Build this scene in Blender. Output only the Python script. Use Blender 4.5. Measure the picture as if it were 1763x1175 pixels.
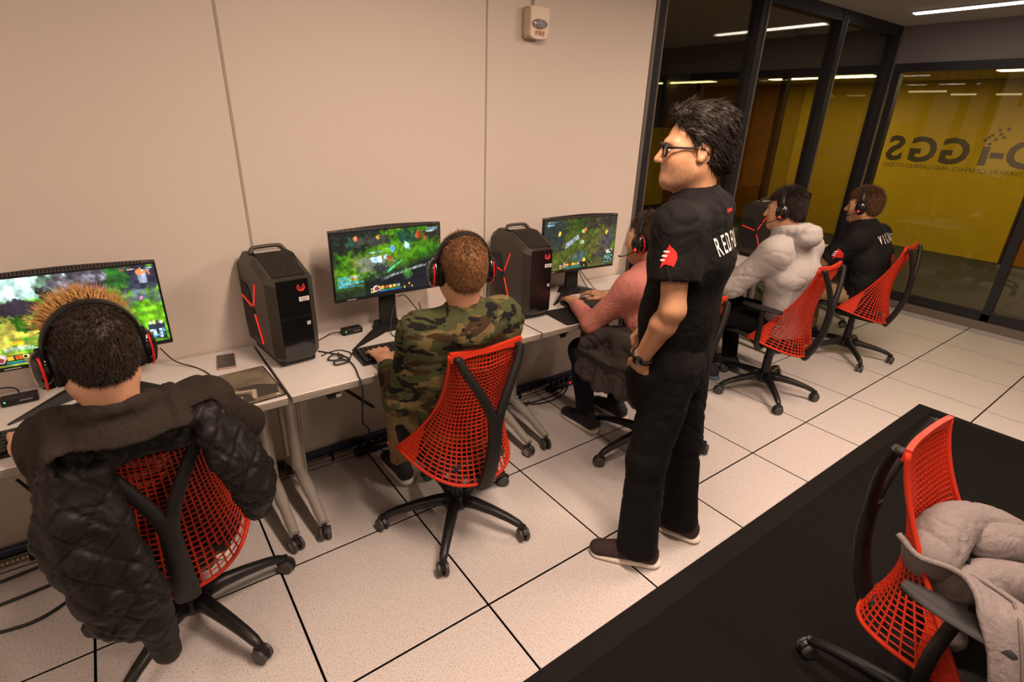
import bpy, math, random
import numpy as np
from mathutils import Vector, Matrix, Euler
from mathutils.bvhtree import BVHTree
random.seed(7); rng = np.random.default_rng(7)
PI = math.pi
scene = bpy.context.scene
for o in list(bpy.data.objects): bpy.data.objects.remove(o)
COL = scene.collection

# ------------------------------------------------------------------ camera
F_PX = 916.54
cam_d = bpy.data.cameras.new('camera'); cam = bpy.data.objects.new('camera', cam_d); COL.objects.link(cam)
cam_d.sensor_fit = 'HORIZONTAL'; cam_d.sensor_width = 36.0; cam_d.lens = F_PX / 1763 * 36.0
cam_d.clip_start = 0.02; cam_d.clip_end = 100
_yaw, _pitch, _roll = 0.642904, 0.398459, 0.034680
_f = Vector((math.sin(_yaw)*math.cos(_pitch), math.cos(_yaw)*math.cos(_pitch), -math.sin(_pitch)))
_r = Vector((math.cos(_yaw), -math.sin(_yaw), 0)); _u = _r.cross(_f)
_r2 = math.cos(_roll)*_r + math.sin(_roll)*_u; _u2 = -math.sin(_roll)*_r + math.cos(_roll)*_u
_m = Matrix((_r2, _u2, -_f)).transposed().to_4x4(); _m.translation = Vector((0.364926, -1.842807, 1.739195))
cam.matrix_world = _m
scene.camera = cam

# ------------------------------------------------------------------ world, exposure
w = bpy.data.worlds.new('world'); scene.world = w; w.use_nodes = True
w.node_tree.nodes['Background'].inputs[0].default_value = (1.0, 0.80, 0.66, 1)
w.node_tree.nodes['Background'].inputs[1].default_value = 0.008
vs = scene.view_settings
vs.view_transform = 'Standard'; vs.look = 'None'; vs.gamma = 1.0; vs.use_curve_mapping = False
vs.exposure = 0.62
scene.cycles.use_denoising = True
scene.cycles.max_bounces = 8; scene.cycles.diffuse_bounces = 3; scene.cycles.glossy_bounces = 4
scene.cycles.transparent_max_bounces = 12; scene.cycles.transmission_bounces = 4

# ceiling luminaires of the room: (x, y_start, y_end, watts)
ROOM_LIGHT_COL = (1.0, 0.73, 0.57)
ROOM_LIGHTS = [(6.15, 0.40, -0.80, 1.1), (3.70, -0.65, -1.95, 44), (1.45, -0.65, -1.95, 46), (-0.9, -0.65, -1.95, 16), (3.7, -3.0, -4.3, 18), (1.45, -3.0, -4.3, 18)]
CORR_LIGHT_COL = (1.0, 0.80, 0.36); CORR_W = 13.5

# ------------------------------------------------------------------ materials
MATS = {}
def mat(name, col, rough=0.6, metal=0.0, var=0.0, vscale=30.0, bump=0.0, bscale=200.0, emit=None, estr=0.0, spec=0.5, coat=0.0, sheen=0.0, alpha=None, wrk=0.0, wscale=14.0):
    if name in MATS: return MATS[name]
    m = bpy.data.materials.new(name); m.use_nodes = True
    nt = m.node_tree; b = nt.nodes['Principled BSDF']
    c4 = (*col, 1)
    b.inputs['Base Color'].default_value = c4
    b.inputs['Roughness'].default_value = rough; b.inputs['Metallic'].default_value = metal
    b.inputs['Specular IOR Level'].default_value = spec
    if coat: b.inputs['Coat Weight'].default_value = coat
    if sheen: b.inputs['Sheen Weight'].default_value = sheen
    if emit: b.inputs['Emission Color'].default_value = (*emit, 1); b.inputs['Emission Strength'].default_value = estr
    if var or bump or wrk:
        tc = nt.nodes.new('ShaderNodeTexCoord')
    if var:
        n = nt.nodes.new('ShaderNodeTexNoise'); n.inputs['Scale'].default_value = vscale; n.inputs['Detail'].default_value = 6
        nt.links.new(tc.outputs['Object'], n.inputs['Vector'])
        r = nt.nodes.new('ShaderNodeValToRGB')
        r.color_ramp.elements[0].position = 0.3; r.color_ramp.elements[1].position = 0.72
        r.color_ramp.elements[0].color = (*[max(0, c*(1-var)) for c in col], 1)
        r.color_ramp.elements[1].color = (*[min(1, c*(1+var)) for c in col], 1)
        nt.links.new(n.outputs['Fac'], r.inputs['Fac']); nt.links.new(r.outputs['Color'], b.inputs['Base Color'])
    if bump:
        n2 = nt.nodes.new('ShaderNodeTexNoise'); n2.inputs['Scale'].default_value = bscale; n2.inputs['Detail'].default_value = 3
        nt.links.new(tc.outputs['Object'], n2.inputs['Vector'])
        bp = nt.nodes.new('ShaderNodeBump'); bp.inputs['Strength'].default_value = bump; bp.inputs['Distance'].default_value = 0.004
        nt.links.new(n2.outputs['Fac'], bp.inputs['Height']); nt.links.new(bp.outputs['Normal'], b.inputs['Normal'])
    if wrk:
        n3 = nt.nodes.new('ShaderNodeTexNoise'); n3.inputs['Scale'].default_value = wscale; n3.inputs['Detail'].default_value = 2.0; n3.inputs['Distortion'].default_value = 1.4
        nt.links.new(tc.outputs['Object'], n3.inputs['Vector'])
        ma = nt.nodes.new('ShaderNodeMath'); ma.operation = 'PINGPONG'; ma.inputs[1].default_value = 0.16; nt.links.new(n3.outputs['Fac'], ma.inputs[0])
        b3 = nt.nodes.new('ShaderNodeBump'); b3.inputs['Strength'].default_value = wrk; b3.inputs['Distance'].default_value = 0.05
        nt.links.new(ma.outputs[0], b3.inputs['Height']); nt.links.new(b3.outputs['Normal'], (bp if bump else b).inputs['Normal'])
    MATS[name] = m
    return m

def glass_mat(name, tint, ior=1.5, boost=1.0):
    m = bpy.data.materials.new(name); m.use_nodes = True; nt = m.node_tree
    for n in list(nt.nodes): nt.nodes.remove(n)
    out = nt.nodes.new('ShaderNodeOutputMaterial'); mx = nt.nodes.new('ShaderNodeMixShader')
    tr = nt.nodes.new('ShaderNodeBsdfTransparent'); tr.inputs[0].default_value = (*tint, 1)
    gl = nt.nodes.new('ShaderNodeBsdfGlossy'); gl.inputs['Roughness'].default_value = 0.0; gl.inputs['Color'].default_value = (boost, boost, boost, 1)
    fr = nt.nodes.new('ShaderNodeFresnel'); fr.inputs['IOR'].default_value = ior
    ge = nt.nodes.new('ShaderNodeNewGeometry'); mr = nt.nodes.new('ShaderNodeMapRange')       # thin pane: same reflectance entering and leaving
    mr.inputs['To Min'].default_value = ior; mr.inputs['To Max'].default_value = 1/ior
    nt.links.new(ge.outputs['Backfacing'], mr.inputs['Value']); nt.links.new(mr.outputs[0], fr.inputs['IOR'])
    nt.links.new(fr.outputs[0], mx.inputs[0]); nt.links.new(tr.outputs[0], mx.inputs[1]); nt.links.new(gl.outputs[0], mx.inputs[2])
    nt.links.new(mx.outputs[0], out.inputs[0]); MATS[name] = m
    return m

def attr_mat(name, estr, attr='paint'):
    m = bpy.data.materials.new(name); m.use_nodes = True; nt = m.node_tree; b = nt.nodes['Principled BSDF']
    a = nt.nodes.new('ShaderNodeAttribute'); a.attribute_name = attr
    b.inputs['Base Color'].default_value = (0.01, 0.01, 0.01, 1); b.inputs['Roughness'].default_value = 0.35
    nt.links.new(a.outputs['Color'], b.inputs['Emission Color']); b.inputs['Emission Strength'].default_value = estr
    return m

# ------------------------------------------------------------------ mesh builder
class MB:
    def __init__(s): s.v = []; s.f = []; s.m = []; s.cm = 0
    def add(s, vs, fs):
        o = len(s.v); s.v += [tuple(p) for p in vs]; s.f += [tuple(i+o for i in f) for f in fs]; s.m += [s.cm]*len(fs); return s
    def box(s, c, d, rz=0.0, rx=0.0, bev=0.0):
        hx, hy, hz = d[0]/2, d[1]/2, d[2]/2
        if bev > 0:
            b = min(bev, hx*.9, hy*.9, hz*.9); vs = []; fs = []
            # 24-vertex chamfered box
            def P(sx, sy, sz, k):
                return (sx*(hx-(0 if k == 0 else b)), sy*(hy-(0 if k == 1 else b)), sz*(hz-(0 if k == 2 else b)))
            idx = {}
            for sx in (-1, 1):
                for sy in (-1, 1):
                    for sz in (-1, 1):
                        for k in range(3):
                            idx[sx, sy, sz, k] = len(vs); vs.append(P(sx, sy, sz, k))
            I = idx
            for q in (-1, 1):
                fs.append([I[q,-1,-1,0], I[q,1,-1,0], I[q,1,1,0], I[q,-1,1,0]][::q])
                fs.append([I[-1,q,-1,1], I[1,q,-1,1], I[1,q,1,1], I[-1,q,1,1]][::-q])
                fs.append([I[-1,-1,q,2], I[1,-1,q,2], I[1,1,q,2], I[-1,1,q,2]][::q])
            for a in (-1, 1):
                for c2 in (-1, 1):
                    fs.append([I[a,c2,-1,0], I[a,c2,1,0], I[a,c2,1,1], I[a,c2,-1,1]][::-a*c2])
                    fs.append([I[a,-1,c2,0], I[a,1,c2,0], I[a,1,c2,2], I[a,-1,c2,2]][::a*c2])
                    fs.append([I[-1,a,c2,1], I[1,a,c2,1], I[1,a,c2,2], I[-1,a,c2,2]][::-a*c2])
                    for e in (-1, 1):
                        fs.append([I[a,c2,e,0], I[a,c2,e,1], I[a,c2,e,2]][::-a*c2*e])
        else:
            vs = [(x*hx, y*hy, z*hz) for z in (-1, 1) for y in (-1, 1) for x in (-1, 1)]
            fs = [(0,2,3,1), (4,5,7,6), (0,1,5,4), (2,6,7,3), (0,4,6,2), (1,3,7,5)]
        M = Matrix.Translation(c) @ Matrix.Rotation(rz, 4, 'Z') @ Matrix.Rotation(rx, 4, 'X')
        return s.add([M @ Vector(p) for p in vs], fs)
    def tube(s, pts, r, n=8, caps=True, flat=1.0, up=None):
        P = [Vector(p) for p in pts]; rs = r if isinstance(r, (list, tuple)) else [r]*len(P)
        vs = []; fs = []; prev = None
        for i, p in enumerate(P):
            t = (P[min(i+1, len(P)-1)] - P[max(i-1, 0)])
            if t.length < 1e-9: t = Vector((0, 0, 1))
            t.normalize()
            if prev is None:
                a = Vector(up) if up else (Vector((0, 0, 1)) if abs(t.z) < .9 else Vector((1, 0, 0)))
            else: a = prev
            a = (a - t*a.dot(t))
            if a.length < 1e-6: a = t.orthogonal()
            a.normalize(); prev = a; bb = t.cross(a)
            for k in range(n):
                th = 2*PI*(k+.5)/n
                vs.append(p + a*(math.cos(th)*rs[i]*flat) + bb*(math.sin(th)*rs[i]))
        for i in range(len(P)-1):
            for k in range(n):
                k2 = (k+1) % n
                fs.append((i*n+k, i*n+k2, (i+1)*n+k2, (i+1)*n+k))
        if caps:
            fs.append(tuple(range(n))[::-1]); fs.append(tuple(range((len(P)-1)*n, len(P)*n)))
        return s.add(vs, fs)
    def lathe(s, prof, n=20, c=(0,0,0), axis='Z', M=None):
        vs = []; fs = []
        for (r, z) in prof:
            for k in range(n):
                th = 2*PI*k/n; p = Vector((r*math.cos(th), r*math.sin(th), z))
                if axis == 'X': p = Vector((p.z, p.x, p.y))
                elif axis == 'Y': p = Vector((p.y, p.z, p.x))
                if M: p = M @ p
                vs.append(p + Vector(c))
        for i in range(len(prof)-1):
            for k in range(n):
                k2 = (k+1) % n
                fs.append((i*n+k, i*n+k2, (i+1)*n+k2, (i+1)*n+k))
        fs.append(tuple(range(n))[::-1]); fs.append(tuple(range((len(prof)-1)*n, len(prof)*n)))
        return s.add(vs, fs)
    def prism(s, poly, d0, d1, plane='XY'):
        """polygon extruded along the third axis; plane XY, XZ or YZ"""
        n = len(poly)
        def P(a, b, d): return (a, b, d) if plane == 'XY' else ((a, d, b) if plane == 'XZ' else (d, a, b))
        vs = [P(a, b, d0) for a, b in poly] + [P(a, b, d1) for a, b in poly]
        fs = [tuple(range(n))[::-1], tuple(range(n, 2*n))] + [(i, (i+1) % n, n+(i+1) % n, n+i) for i in range(n)]
        return s.add(vs, fs)
    def loft(s, rings, caps=True, closed=True):
        n = len(rings[0]); vs = [p for r in rings for p in r]; fs = []
        for i in range(len(rings)-1):
            for k in range(n if closed else n-1):
                k2 = (k+1) % n
                fs.append((i*n+k, i*n+k2, (i+1)*n+k2, (i+1)*n+k))
        if caps: fs.append(tuple(range(n))[::-1]); fs.append(tuple(range((len(rings)-1)*n, len(rings)*n)))
        return s.add(vs, fs)
    def mesh(s, name, mats, smooth=False):
        me = bpy.data.meshes.new(name); me.from_pydata(s.v, [], s.f)
        for m in (mats if isinstance(mats, (list, tuple)) else [mats]): me.materials.append(m)
        if any(s.m): me.polygons.foreach_set('material_index', s.m)
        if smooth: me.polygons.foreach_set('use_smooth', [True]*len(me.polygons))
        me.update()
        import bmesh
        bm = bmesh.new(); bm.from_mesh(me); bmesh.ops.recalc_face_normals(bm, faces=bm.faces); bm.to_mesh(me); bm.free()
        return me
    def build(s, name, mats, parent=None, smooth=False, auto=None):
        me = s.mesh(name, mats, smooth)
        if smooth and auto: me.set_sharp_from_angle(angle=auto)
        return link(name, me, parent)

def link(name, me, parent=None, loc=None, rz=None):
    o = bpy.data.objects.new(name, me); COL.objects.link(o)
    if parent: o.parent = parent
    if loc: o.location = loc
    if rz is not None: o.rotation_euler = (0, 0, rz)
    return o
def tag(o, label=None, cat=None, group=None, kind=None):
    if label: o['label'] = label
    if cat: o['category'] = cat
    if group: o['group'] = group
    if kind: o['kind'] = kind
    return o
def thing(name, label, cat, loc=(0,0,0), rz=0.0, group=None):
    o = bpy.data.objects.new(name, None); COL.objects.link(o); o.location = loc; o.rotation_euler = (0, 0, rz); o.empty_display_size = 0.1
    return tag(o, label, cat, group)
def copy_tree(o, parent=None):
    c = o.copy(); COL.objects.link(c); c.parent = parent
    for ch in o.children: copy_tree(ch, c)
    return c
def struct(o): o['kind'] = 'structure'; return o
def cr(pts, n=8):
    """Catmull-Rom through points"""
    P = [Vector(p) for p in pts]; out = []
    for i in range(len(P)-1):
        p0, p1, p2, p3 = P[max(i-1, 0)], P[i], P[i+1], P[min(i+2, len(P)-1)]
        for k in range(n):
            t = k/n
            out.append(0.5*((2*p1) + (-p0+p2)*t + (2*p0-5*p1+4*p2-p3)*t*t + (-p0+3*p1-3*p2+p3)*t**3))
    out.append(P[-1]); return out
def text_mesh(body, size, mats, extrude=0.0, spacing=1.0, align='CENTER', bold=0.0):
    cu = bpy.data.curves.new('t', 'FONT'); cu.body = body; cu.size = size; cu.extrude = extrude; cu.align_x = align; cu.space_character = spacing; cu.offset = bold
    cu.resolution_u = 3
    ob = bpy.data.objects.new('t', cu); COL.objects.link(ob)
    dg = bpy.context.evaluated_depsgraph_get(); me = bpy.data.meshes.new_from_object(ob.evaluated_get(dg))
    bpy.data.objects.remove(ob); bpy.data.curves.remove(cu)
    me.materials.clear(); me.materials.append(mats)
    return me

# ------------------------------------------------------------------ numpy noise
_H = rng.random((32, 32, 32))
def vnoise(P):
    P = np.asarray(P, float); i = np.floor(P).astype(int); f = P - i; f = f*f*(3-2*f); i &= 31; j = (i+1) & 31
    x0, y0, z0 = i[..., 0], i[..., 1], i[..., 2]; x1, y1, z1 = j[..., 0], j[..., 1], j[..., 2]
    fx, fy, fz = f[..., 0], f[..., 1], f[..., 2]
    a = _H[x0, y0, z0]*(1-fx)+_H[x1, y0, z0]*fx; b = _H[x0, y1, z0]*(1-fx)+_H[x1, y1, z0]*fx
    c = _H[x0, y0, z1]*(1-fx)+_H[x1, y0, z1]*fx; d = _H[x0, y1, z1]*(1-fx)+_H[x1, y1, z1]*fx
    return ((a*(1-fy)+b*fy)*(1-fz)+(c*(1-fy)+d*fy)*fz)*2-1
def fbm(P, o=3):
    s = 0; a = 1.0; P = np.asarray(P, float)
    for k in range(o): s = s + a*vnoise(P*(2**k)+k*7.3); a *= .5
    return s
# ================================================================== SETTING
T = 0.6096
WALL_Y = 0.705; CEIL = 2.66; GX = 6.85; WX = 3.285      # back wall plane, ceiling, glazed end wall, corner where the glass partition starts
m_tile = mat('tile_laminate', (0.60, 0.555, 0.53), rough=0.42, var=0.10, vscale=260, bump=0.03, bscale=300)
def speckle(m, scale, dark, thr):
    nt = m.node_tree; b = nt.nodes['Principled BSDF']; src = b.inputs['Base Color'].links[0].from_socket
    tc = nt.nodes.new('ShaderNodeTexCoord'); n = nt.nodes.new('ShaderNodeTexNoise'); n.inputs['Scale'].default_value = scale; n.inputs['Detail'].default_value = 4
    nt.links.new(tc.outputs['Object'], n.inputs['Vector'])
    r = nt.nodes.new('ShaderNodeValToRGB'); r.color_ramp.elements[0].position = thr; r.color_ramp.elements[1].position = thr+.07
    r.color_ramp.elements[0].color = (0, 0, 0, 1); r.color_ramp.elements[1].color = (1, 1, 1, 1)
    nt.links.new(n.outputs['Fac'], r.inputs['Fac'])
    mx = nt.nodes.new('ShaderNodeMix'); mx.data_type = 'RGBA'; mx.inputs['B'].default_value = (*dark, 1)
    nt.links.new(r.outputs['Color'], mx.inputs['Factor']); nt.links.new(src, mx.inputs['A']); nt.links.new(mx.outputs['Result'], b.inputs['Base Color'])
speckle(m_tile, 190, (0.36, 0.31, 0.285), 0.555)
m_joint = mat('joint_dark', (0.010, 0.009, 0.009), rough=0.9, spec=0.1)
m_panel = mat('wall_vinyl', (0.635, 0.56, 0.49), rough=0.7, var=0.03, vscale=400, bump=0.10, bscale=500)
m_strip = mat('joint_strip', (0.36, 0.32, 0.26), rough=0.6)
m_frame = mat('dark_frame', (0.022, 0.022, 0.026), rough=0.45, metal=0.3)
m_frame_edge = mat('frame_edge', (0.30, 0.28, 0.26), rough=0.35, metal=0.7)
m_ceil = mat('ceiling_paint', (0.50, 0.47, 0.43), rough=0.9, var=0.03, vscale=80)
m_soffit = mat('soffit_paint', (0.20, 0.185, 0.175), rough=0.85, var=0.05, vscale=40)
m_yellow = mat('yellow_wall', (0.62, 0.42, 0.010), rough=0.75, var=0.05, vscale=6)
m_orange = mat('orange_wood', (0.42, 0.16, 0.02), rough=0.5, var=0.15, vscale=3)
m_dark = mat('dark_wall', (0.05, 0.045, 0.04), rough=0.9)
m_grey = mat('grey_wall', (0.28, 0.27, 0.26), rough=0.9)
m_carpet = mat('corridor_carpet', (0.045, 0.043, 0.04), rough=0.95, var=0.3, vscale=120)
m_rug = mat('rug_pile', (0.010, 0.009, 0.0083), rough=0.97, var=0.75, vscale=300, bump=0.8, bscale=300, spec=0.08)
m_rubber = mat('rug_edge_rubber', (0.009, 0.008, 0.0075), rough=0.85, spec=0.15)
m_glass = glass_mat('partition_glass', (0.86, 0.85, 0.78), ior=1.5)
m_glass_e = glass_mat('end_glass', (0.88, 0.86, 0.78), ior=1.52)

# floor: dark sub-floor + one object for each raised-access tile
sub = struct(MB().box((2.0, -2.6, -0.065), (12.0, 7.0, 0.05)).build('floor', m_joint))
gap = 0.0080
tile_me = MB().box((0, 0, -0.0105), (T-gap, T-gap, 0.021), bev=0.0010).mesh('floor_tile', m_tile)
half_me = MB().box((0, 0, -0.0105), (T-gap, WALL_Y-T-gap, 0.021), bev=0.0010).mesh('floor_tile_cut', m_tile)
def dark_edges(me):
    me.materials.append(m_joint)
    for p in me.polygons: p.material_index = 1 if p.normal.z < .5 else 0
for q_ in (tile_me, half_me): dark_edges(q_)
for i in range(-5, 12):
    for j in range(-1, 6):
        cx_, cy_ = (i+.5)*T, -(j+.5)*T
        if i >= 11:
            continue
        o = link('floor_tile', tile_me, sub, (cx_, cy_, 0)); o.rotation_euler = (0, 0, random.choice((0, PI/2, PI, -PI/2)))
    link('floor_tile', half_me, sub, ((i+.5)*T, (T+WALL_Y)/2, 0)) if i < 11 else None
last_me = MB().box((0, 0, -0.0105), (GX-11*T-gap, T-gap, 0.021), bev=0.0010).mesh('floor_tile_edge', m_tile)
dark_edges(last_me)
for j in range(-1, 6): link('floor_tile', last_me, sub, ((11*T+GX)/2, -(j+.5)*T, 0))

# back wall: white demountable panels with joint strips
wall = struct(MB().box((0.9, WALL_Y+0.06, CEIL/2), (2*(WX-0.9), 0.09, CEIL)).build('wall_back', m_joint))
def panel(x0, x1):
    MB().box(((x0+x1)/2, WALL_Y+0.0075, CEIL/2), (x1-x0-0.008, 0.015, CEIL-0.01), bev=0.002).build('wall_panel', m_panel, wall)
xs = [-1.62, -0.40, 0.822, 2.05, WX]
for a, b in zip(xs[:-1], xs[1:]): panel(a, b)
for x in xs[1:-1]: MB().box((x, WALL_Y+0.006, CEIL/2), (0.0075, 0.014, CEIL-0.01)).build('joint_strip', m_strip, wall)
MB().box((WX+0.012, WALL_Y+0.045, CEIL/2), (0.022, 0.105, CEIL)).build('end_trim', m_frame_edge, wall)
ceil = struct(MB().box((2.2, -2.4, CEIL+0.02), (9.3, 6.4, 0.04)).build('ceiling', m_ceil))
struct(MB().box((-1.75, -2.4, CEIL/2), (0.08, 6.4, CEIL)).build('wall_left', m_panel))
struct(MB().box((2.2, -5.6, CEIL/2), (9.3, 0.08, CEIL)).build('wall_front', m_panel))

# glazed partition in the plane of the back wall
win1 = struct(MB().box(((WX+GX)/2, WALL_Y+0.05, 0.05), (GX-WX, 0.09, 0.10)).build('window_1', m_frame))
MB().box(((WX+GX)/2, WALL_Y+0.05, CEIL-0.045), (GX-WX, 0.09, 0.09)).build('head_rail', m_frame, win1)
mull = [3.34, 4.46, 5.66, 6.80]
for x in mull:
    MB().box((x, WALL_Y+0.05, CEIL/2), (0.075, 0.10, CEIL-0.02)).build('mullion', m_frame, win1)
    MB().box((x+0.036, WALL_Y-0.004, CEIL/2), (0.010, 0.010, CEIL-0.14)).build('glazing_bead', m_frame_edge, win1)
for a, b in zip(mull[:-1], mull[1:]):
    MB().box(((a+b)/2, WALL_Y+0.05, CEIL/2), (b-a-0.07, 0.010, CEIL-0.19)).build('pane', m_glass, win1)

# glass front of the room and of the dark room beside it: bulkhead, header, panes to the corridor
HZ = 2.33; GY0, GY1 = -4.7, 4.2; GYC = (GY0+GY1)/2; GL = GY1-GY0
struct(MB().box((GX+0.05, GYC, (HZ+CEIL)/2), (0.10, GL, CEIL-HZ)).build('wall_right', m_soffit))
win2 = struct(MB().box((GX+0.05, GYC, 0.075), (0.09, GL, 0.15)).build('window_2', m_frame))
MB().box((GX+0.045, GYC, 0.165), (0.10, GL, 0.03)).build('sill', m_frame, win2)
MB().box((GX+0.045, GYC, HZ-0.03), (0.11, GL, 0.075)).build('header', m_frame, win2)
my = [4.16, 2.95, 1.80, 0.665, -0.675, -2.01, -3.35, -4.66]
for y in my: MB().box((GX+0.05, y, HZ/2), (0.09, 0.065, HZ-0.02)).build('mullion', m_frame, win2)
for a, b in zip(my[:-1], my[1:]):
    MB().box((GX+0.05, (a+b)/2, (0.18+HZ-0.065)/2), (0.010, a-b-0.06, HZ-0.065-0.18)).build('pane', m_glass_e, win2)
base_strip = MB().box((GX-0.012, -2.0, 0.04), (0.022, 5.4, 0.08)).build('baseboard_right', mat('baseboard_brown', (0.16, 0.13, 0.10), rough=0.6)); struct(base_strip)

# lettering on the end glass, read from the corridor side (mirrored from inside)
m_letter = mat('vinyl_letter', (0.17, 0.155, 0.09), rough=0.7)
sign = thing('glass_lettering', 'dark vinyl studio name lettering, mirrored, on the yellow-lit end glass', 'sign', (GX+0.058, 0, 0))
def put_text(body, size, y, z, spacing=1.0, align='CENTER', bold=0.0, nm='letter', sx=1.0):
    me = text_mesh(body, size, m_letter, 0.0008, spacing, align, bold)
    o = link(nm, me, sign); o.rotation_euler = (PI/2, 0, PI/2); o.location = (0, y, z); o.scale = (sx, 1, 1); return o
for ch, y in (('S', 0.505), ('G', 0.265), ('G', 0.005), ('D', -0.50)):
    put_text(ch, 0.315, y, 1.465, bold=0.010, sx=1.05)
MB().box((0, -0.225, 1.545), (0.0016, 0.055, 0.165)).build('letter', m_letter, sign)
MB().box((0, -0.315, 1.555), (0.0016, 0.10, 0.05)).build('letter_bar', m_letter, sign)
for k, (dy, dz) in enumerate(((0, .0), (.04, .03), (-.035, .04), (-.0, .075), (-.06, .085), (-.04, .12), (-.10, .13), (.02, .055), (-.085, .06))):
    MB().box((0, -0.225+dy-.01, 1.65+dz), (0.0016, 0.026, 0.022)).build('pixel', m_letter, sign)
tl = put_text('DIGITAL, INNOVATION, GRAPHICS, AND GAMING STUDIO', 0.056, 0.585, 1.395, align='RIGHT', nm='tagline', sx=1.0); tl['kind'] = 'stuff'

# corridor beyond the glass, running past the room
FX = 10.6; CC = 2.43
struct(MB().box((8.8, 0.0, -0.03), (3.7, 12.6, 0.05)).build('floor_corridor', m_carpet))
cw = struct(MB().box((FX+0.05, 2.0, CC/2), (0.10, 3.8, CC)).build('wall_corridor', m_yellow))
MB().box((FX-0.02, 3.37, CC/2), (0.06, 0.16, CC)).build('pilaster', mat('bright_yellow', (0.80, 0.55, 0.02), rough=.7), cw)
MB().box((FX+0.05, -3.1, CC/2), (0.10, 6.3, CC)).build('wood_panel', m_orange, cw)
MB().box((FX+0.05, 5.1, CC/2), (0.10, 2.4, CC)).build('wood_panel', m_orange, cw)
struct(MB().box((8.8, -6.3, CC/2), (3.7, 0.1, CC)).build('wall_corridor_near', m_yellow))
struct(MB().box((8.8, 6.3, CC/2), (3.7, 0.1, CC)).build('wall_corridor_far', m_yellow))
struct(MB().box((6.95, 5.3, CC/2), (0.1, 2.1, CC)).build('wall_corridor_side', m_dark))
struct(MB().box((6.95, -5.5, CC/2), (0.1, 1.6, CC)).build('wall_corridor_side_near', m_dark))
struct(MB().box((8.8, 0.0, CC+0.03), (3.7, 12.6, 0.05)).build('ceiling_corridor', mat('corridor_ceiling', (0.60, 0.50, 0.16), rough=0.9)))
# dark room behind the partition
struct(MB().box((5.1, 2.5, -0.03), (3.6, 3.4, 0.05)).build('floor_dark_room', m_carpet))
struct(MB().box((5.1, 4.25, 1.35), (3.6, 0.1, 2.7)).build('wall_dark_room', m_dark))
struct(MB().box((3.22, 2.5, 1.35), (0.1, 3.4, 2.7)).build('wall_dark_room_side', m_grey))
struct(MB().box((5.1, 2.5, 2.69), (3.7, 3.5, 0.05)).build('ceiling_dark_room', m_ceil))

# ------------------------------------------------------------------ luminaires
m_diff = mat('lamp_diffuser', (0.9, 0.88, 0.84), emit=(1.0, 0.93, 0.86), estr=4.0)
m_housing = mat('lamp_housing', (0.55, 0.54, 0.52), rough=0.5)
def luminaire(x, y0, y1, watts, label, col=ROOM_LIGHT_COL, z=CEIL):
    L = abs(y1-y0); yc = (y0+y1)/2
    t = thing('linear_ceiling_light', label, 'light', (x, yc, z), 0, 'linear ceiling lights')
    MB().box((0, 0, -0.004), (0.115, L, 0.010)).build('housing', m_housing, t)
    MB().box((0, 0, -0.012), (0.075, L-0.03, 0.010), bev=0.003).build('diffuser', m_diff, t)
    ld = bpy.data.lights.new('lamp', 'AREA'); ld.shape = 'RECTANGLE'; ld.size = 0.10; ld.size_y = L; ld.energy = watts; ld.color = col
    lo = bpy.data.objects.new('lamp', ld); COL.objects.link(lo); lo.parent = t; lo.location = (0, 0, -0.022)
    return t
LL = ['slim white linear ceiling light in front of the end bulkhead', 'linear ceiling light above the standing person', 'linear ceiling light above the camouflage shirt chair', 'linear ceiling light above the leftmost desk', 'linear ceiling light deep in the room on the right', 'linear ceiling light deep in the room on the left']
for (x, y0, y1, wt), lb in zip(ROOM_LIGHTS, LL): luminaire(x, y0, y1, wt, lb)
# corridor light panels
m_pan = mat('corridor_panel', (0.9, 0.85, 0.6), emit=(1.0, 0.90, 0.50), estr=7.0)
def corr_strip(x, y0, y1, watts, label):
    L = y1-y0; t = thing('corridor_ceiling_light', label, 'light', (x, (y0+y1)/2, CC), 0, 'corridor ceiling lights')
    MB().box((0, 0, -0.006), (0.22, L, 0.014)).build('frame', m_housing, t)
    MB().box((0, 0, -0.016), (0.18, L-.04, 0.010)).build('diffuser', m_pan, t)
    ld = bpy.data.lights.new('lamp', 'AREA'); ld.shape = 'RECTANGLE'; ld.size = .18; ld.size_y = L; ld.energy = watts; ld.color = CORR_LIGHT_COL
    lo = bpy.data.objects.new('lamp', ld); COL.objects.link(lo); lo.parent = t; lo.location = (0, 0, -0.03)
corr_strip(9.2, 1.75, 3.35, CORR_W, 'bright yellow-white corridor ceiling light seen through the partition glass')
corr_strip(9.0, -0.9, 0.45, CORR_W, 'bright corridor ceiling light above the mirrored lettering')
corr_strip(9.1, -4.2, -2.8, CORR_W, 'corridor ceiling light further along, right of the lettering')
# glowing bars added in the corridor to imitate ceiling-light reflections in the glass
for k, (px, py, L, z) in enumerate(((7.62, 0.62, 0.34, 2.13), (8.05, 0.42, 0.22, 2.12), (8.0, 0.02, 0.20, 2.115), (8.0, -0.30, 0.10, 2.115))):
    t = thing('reflected_light_bar', ['pale bar added as a light reflection nearest the glass corner', 'second added reflection bar below the first', 'third short added reflection bar above the mirrored letters', 'shortest added reflection bar, right of the others'][k], 'light', (px, py, z), 0, 'added light reflection bars')
    MB().box((0, 0, 0), (0.03, L, 0.016)).build('bar', mat('reflection_glow', (0.7, 0.62, 0.4), emit=(1, .8, .45), estr=0.35), t)
    for s in (-1, 1): MB().tube([(0, s*L*.4, 0), (0, s*L*.4, 2.425-z)], 0.0015, 5).build('added_cord', m_frame, t)

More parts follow.
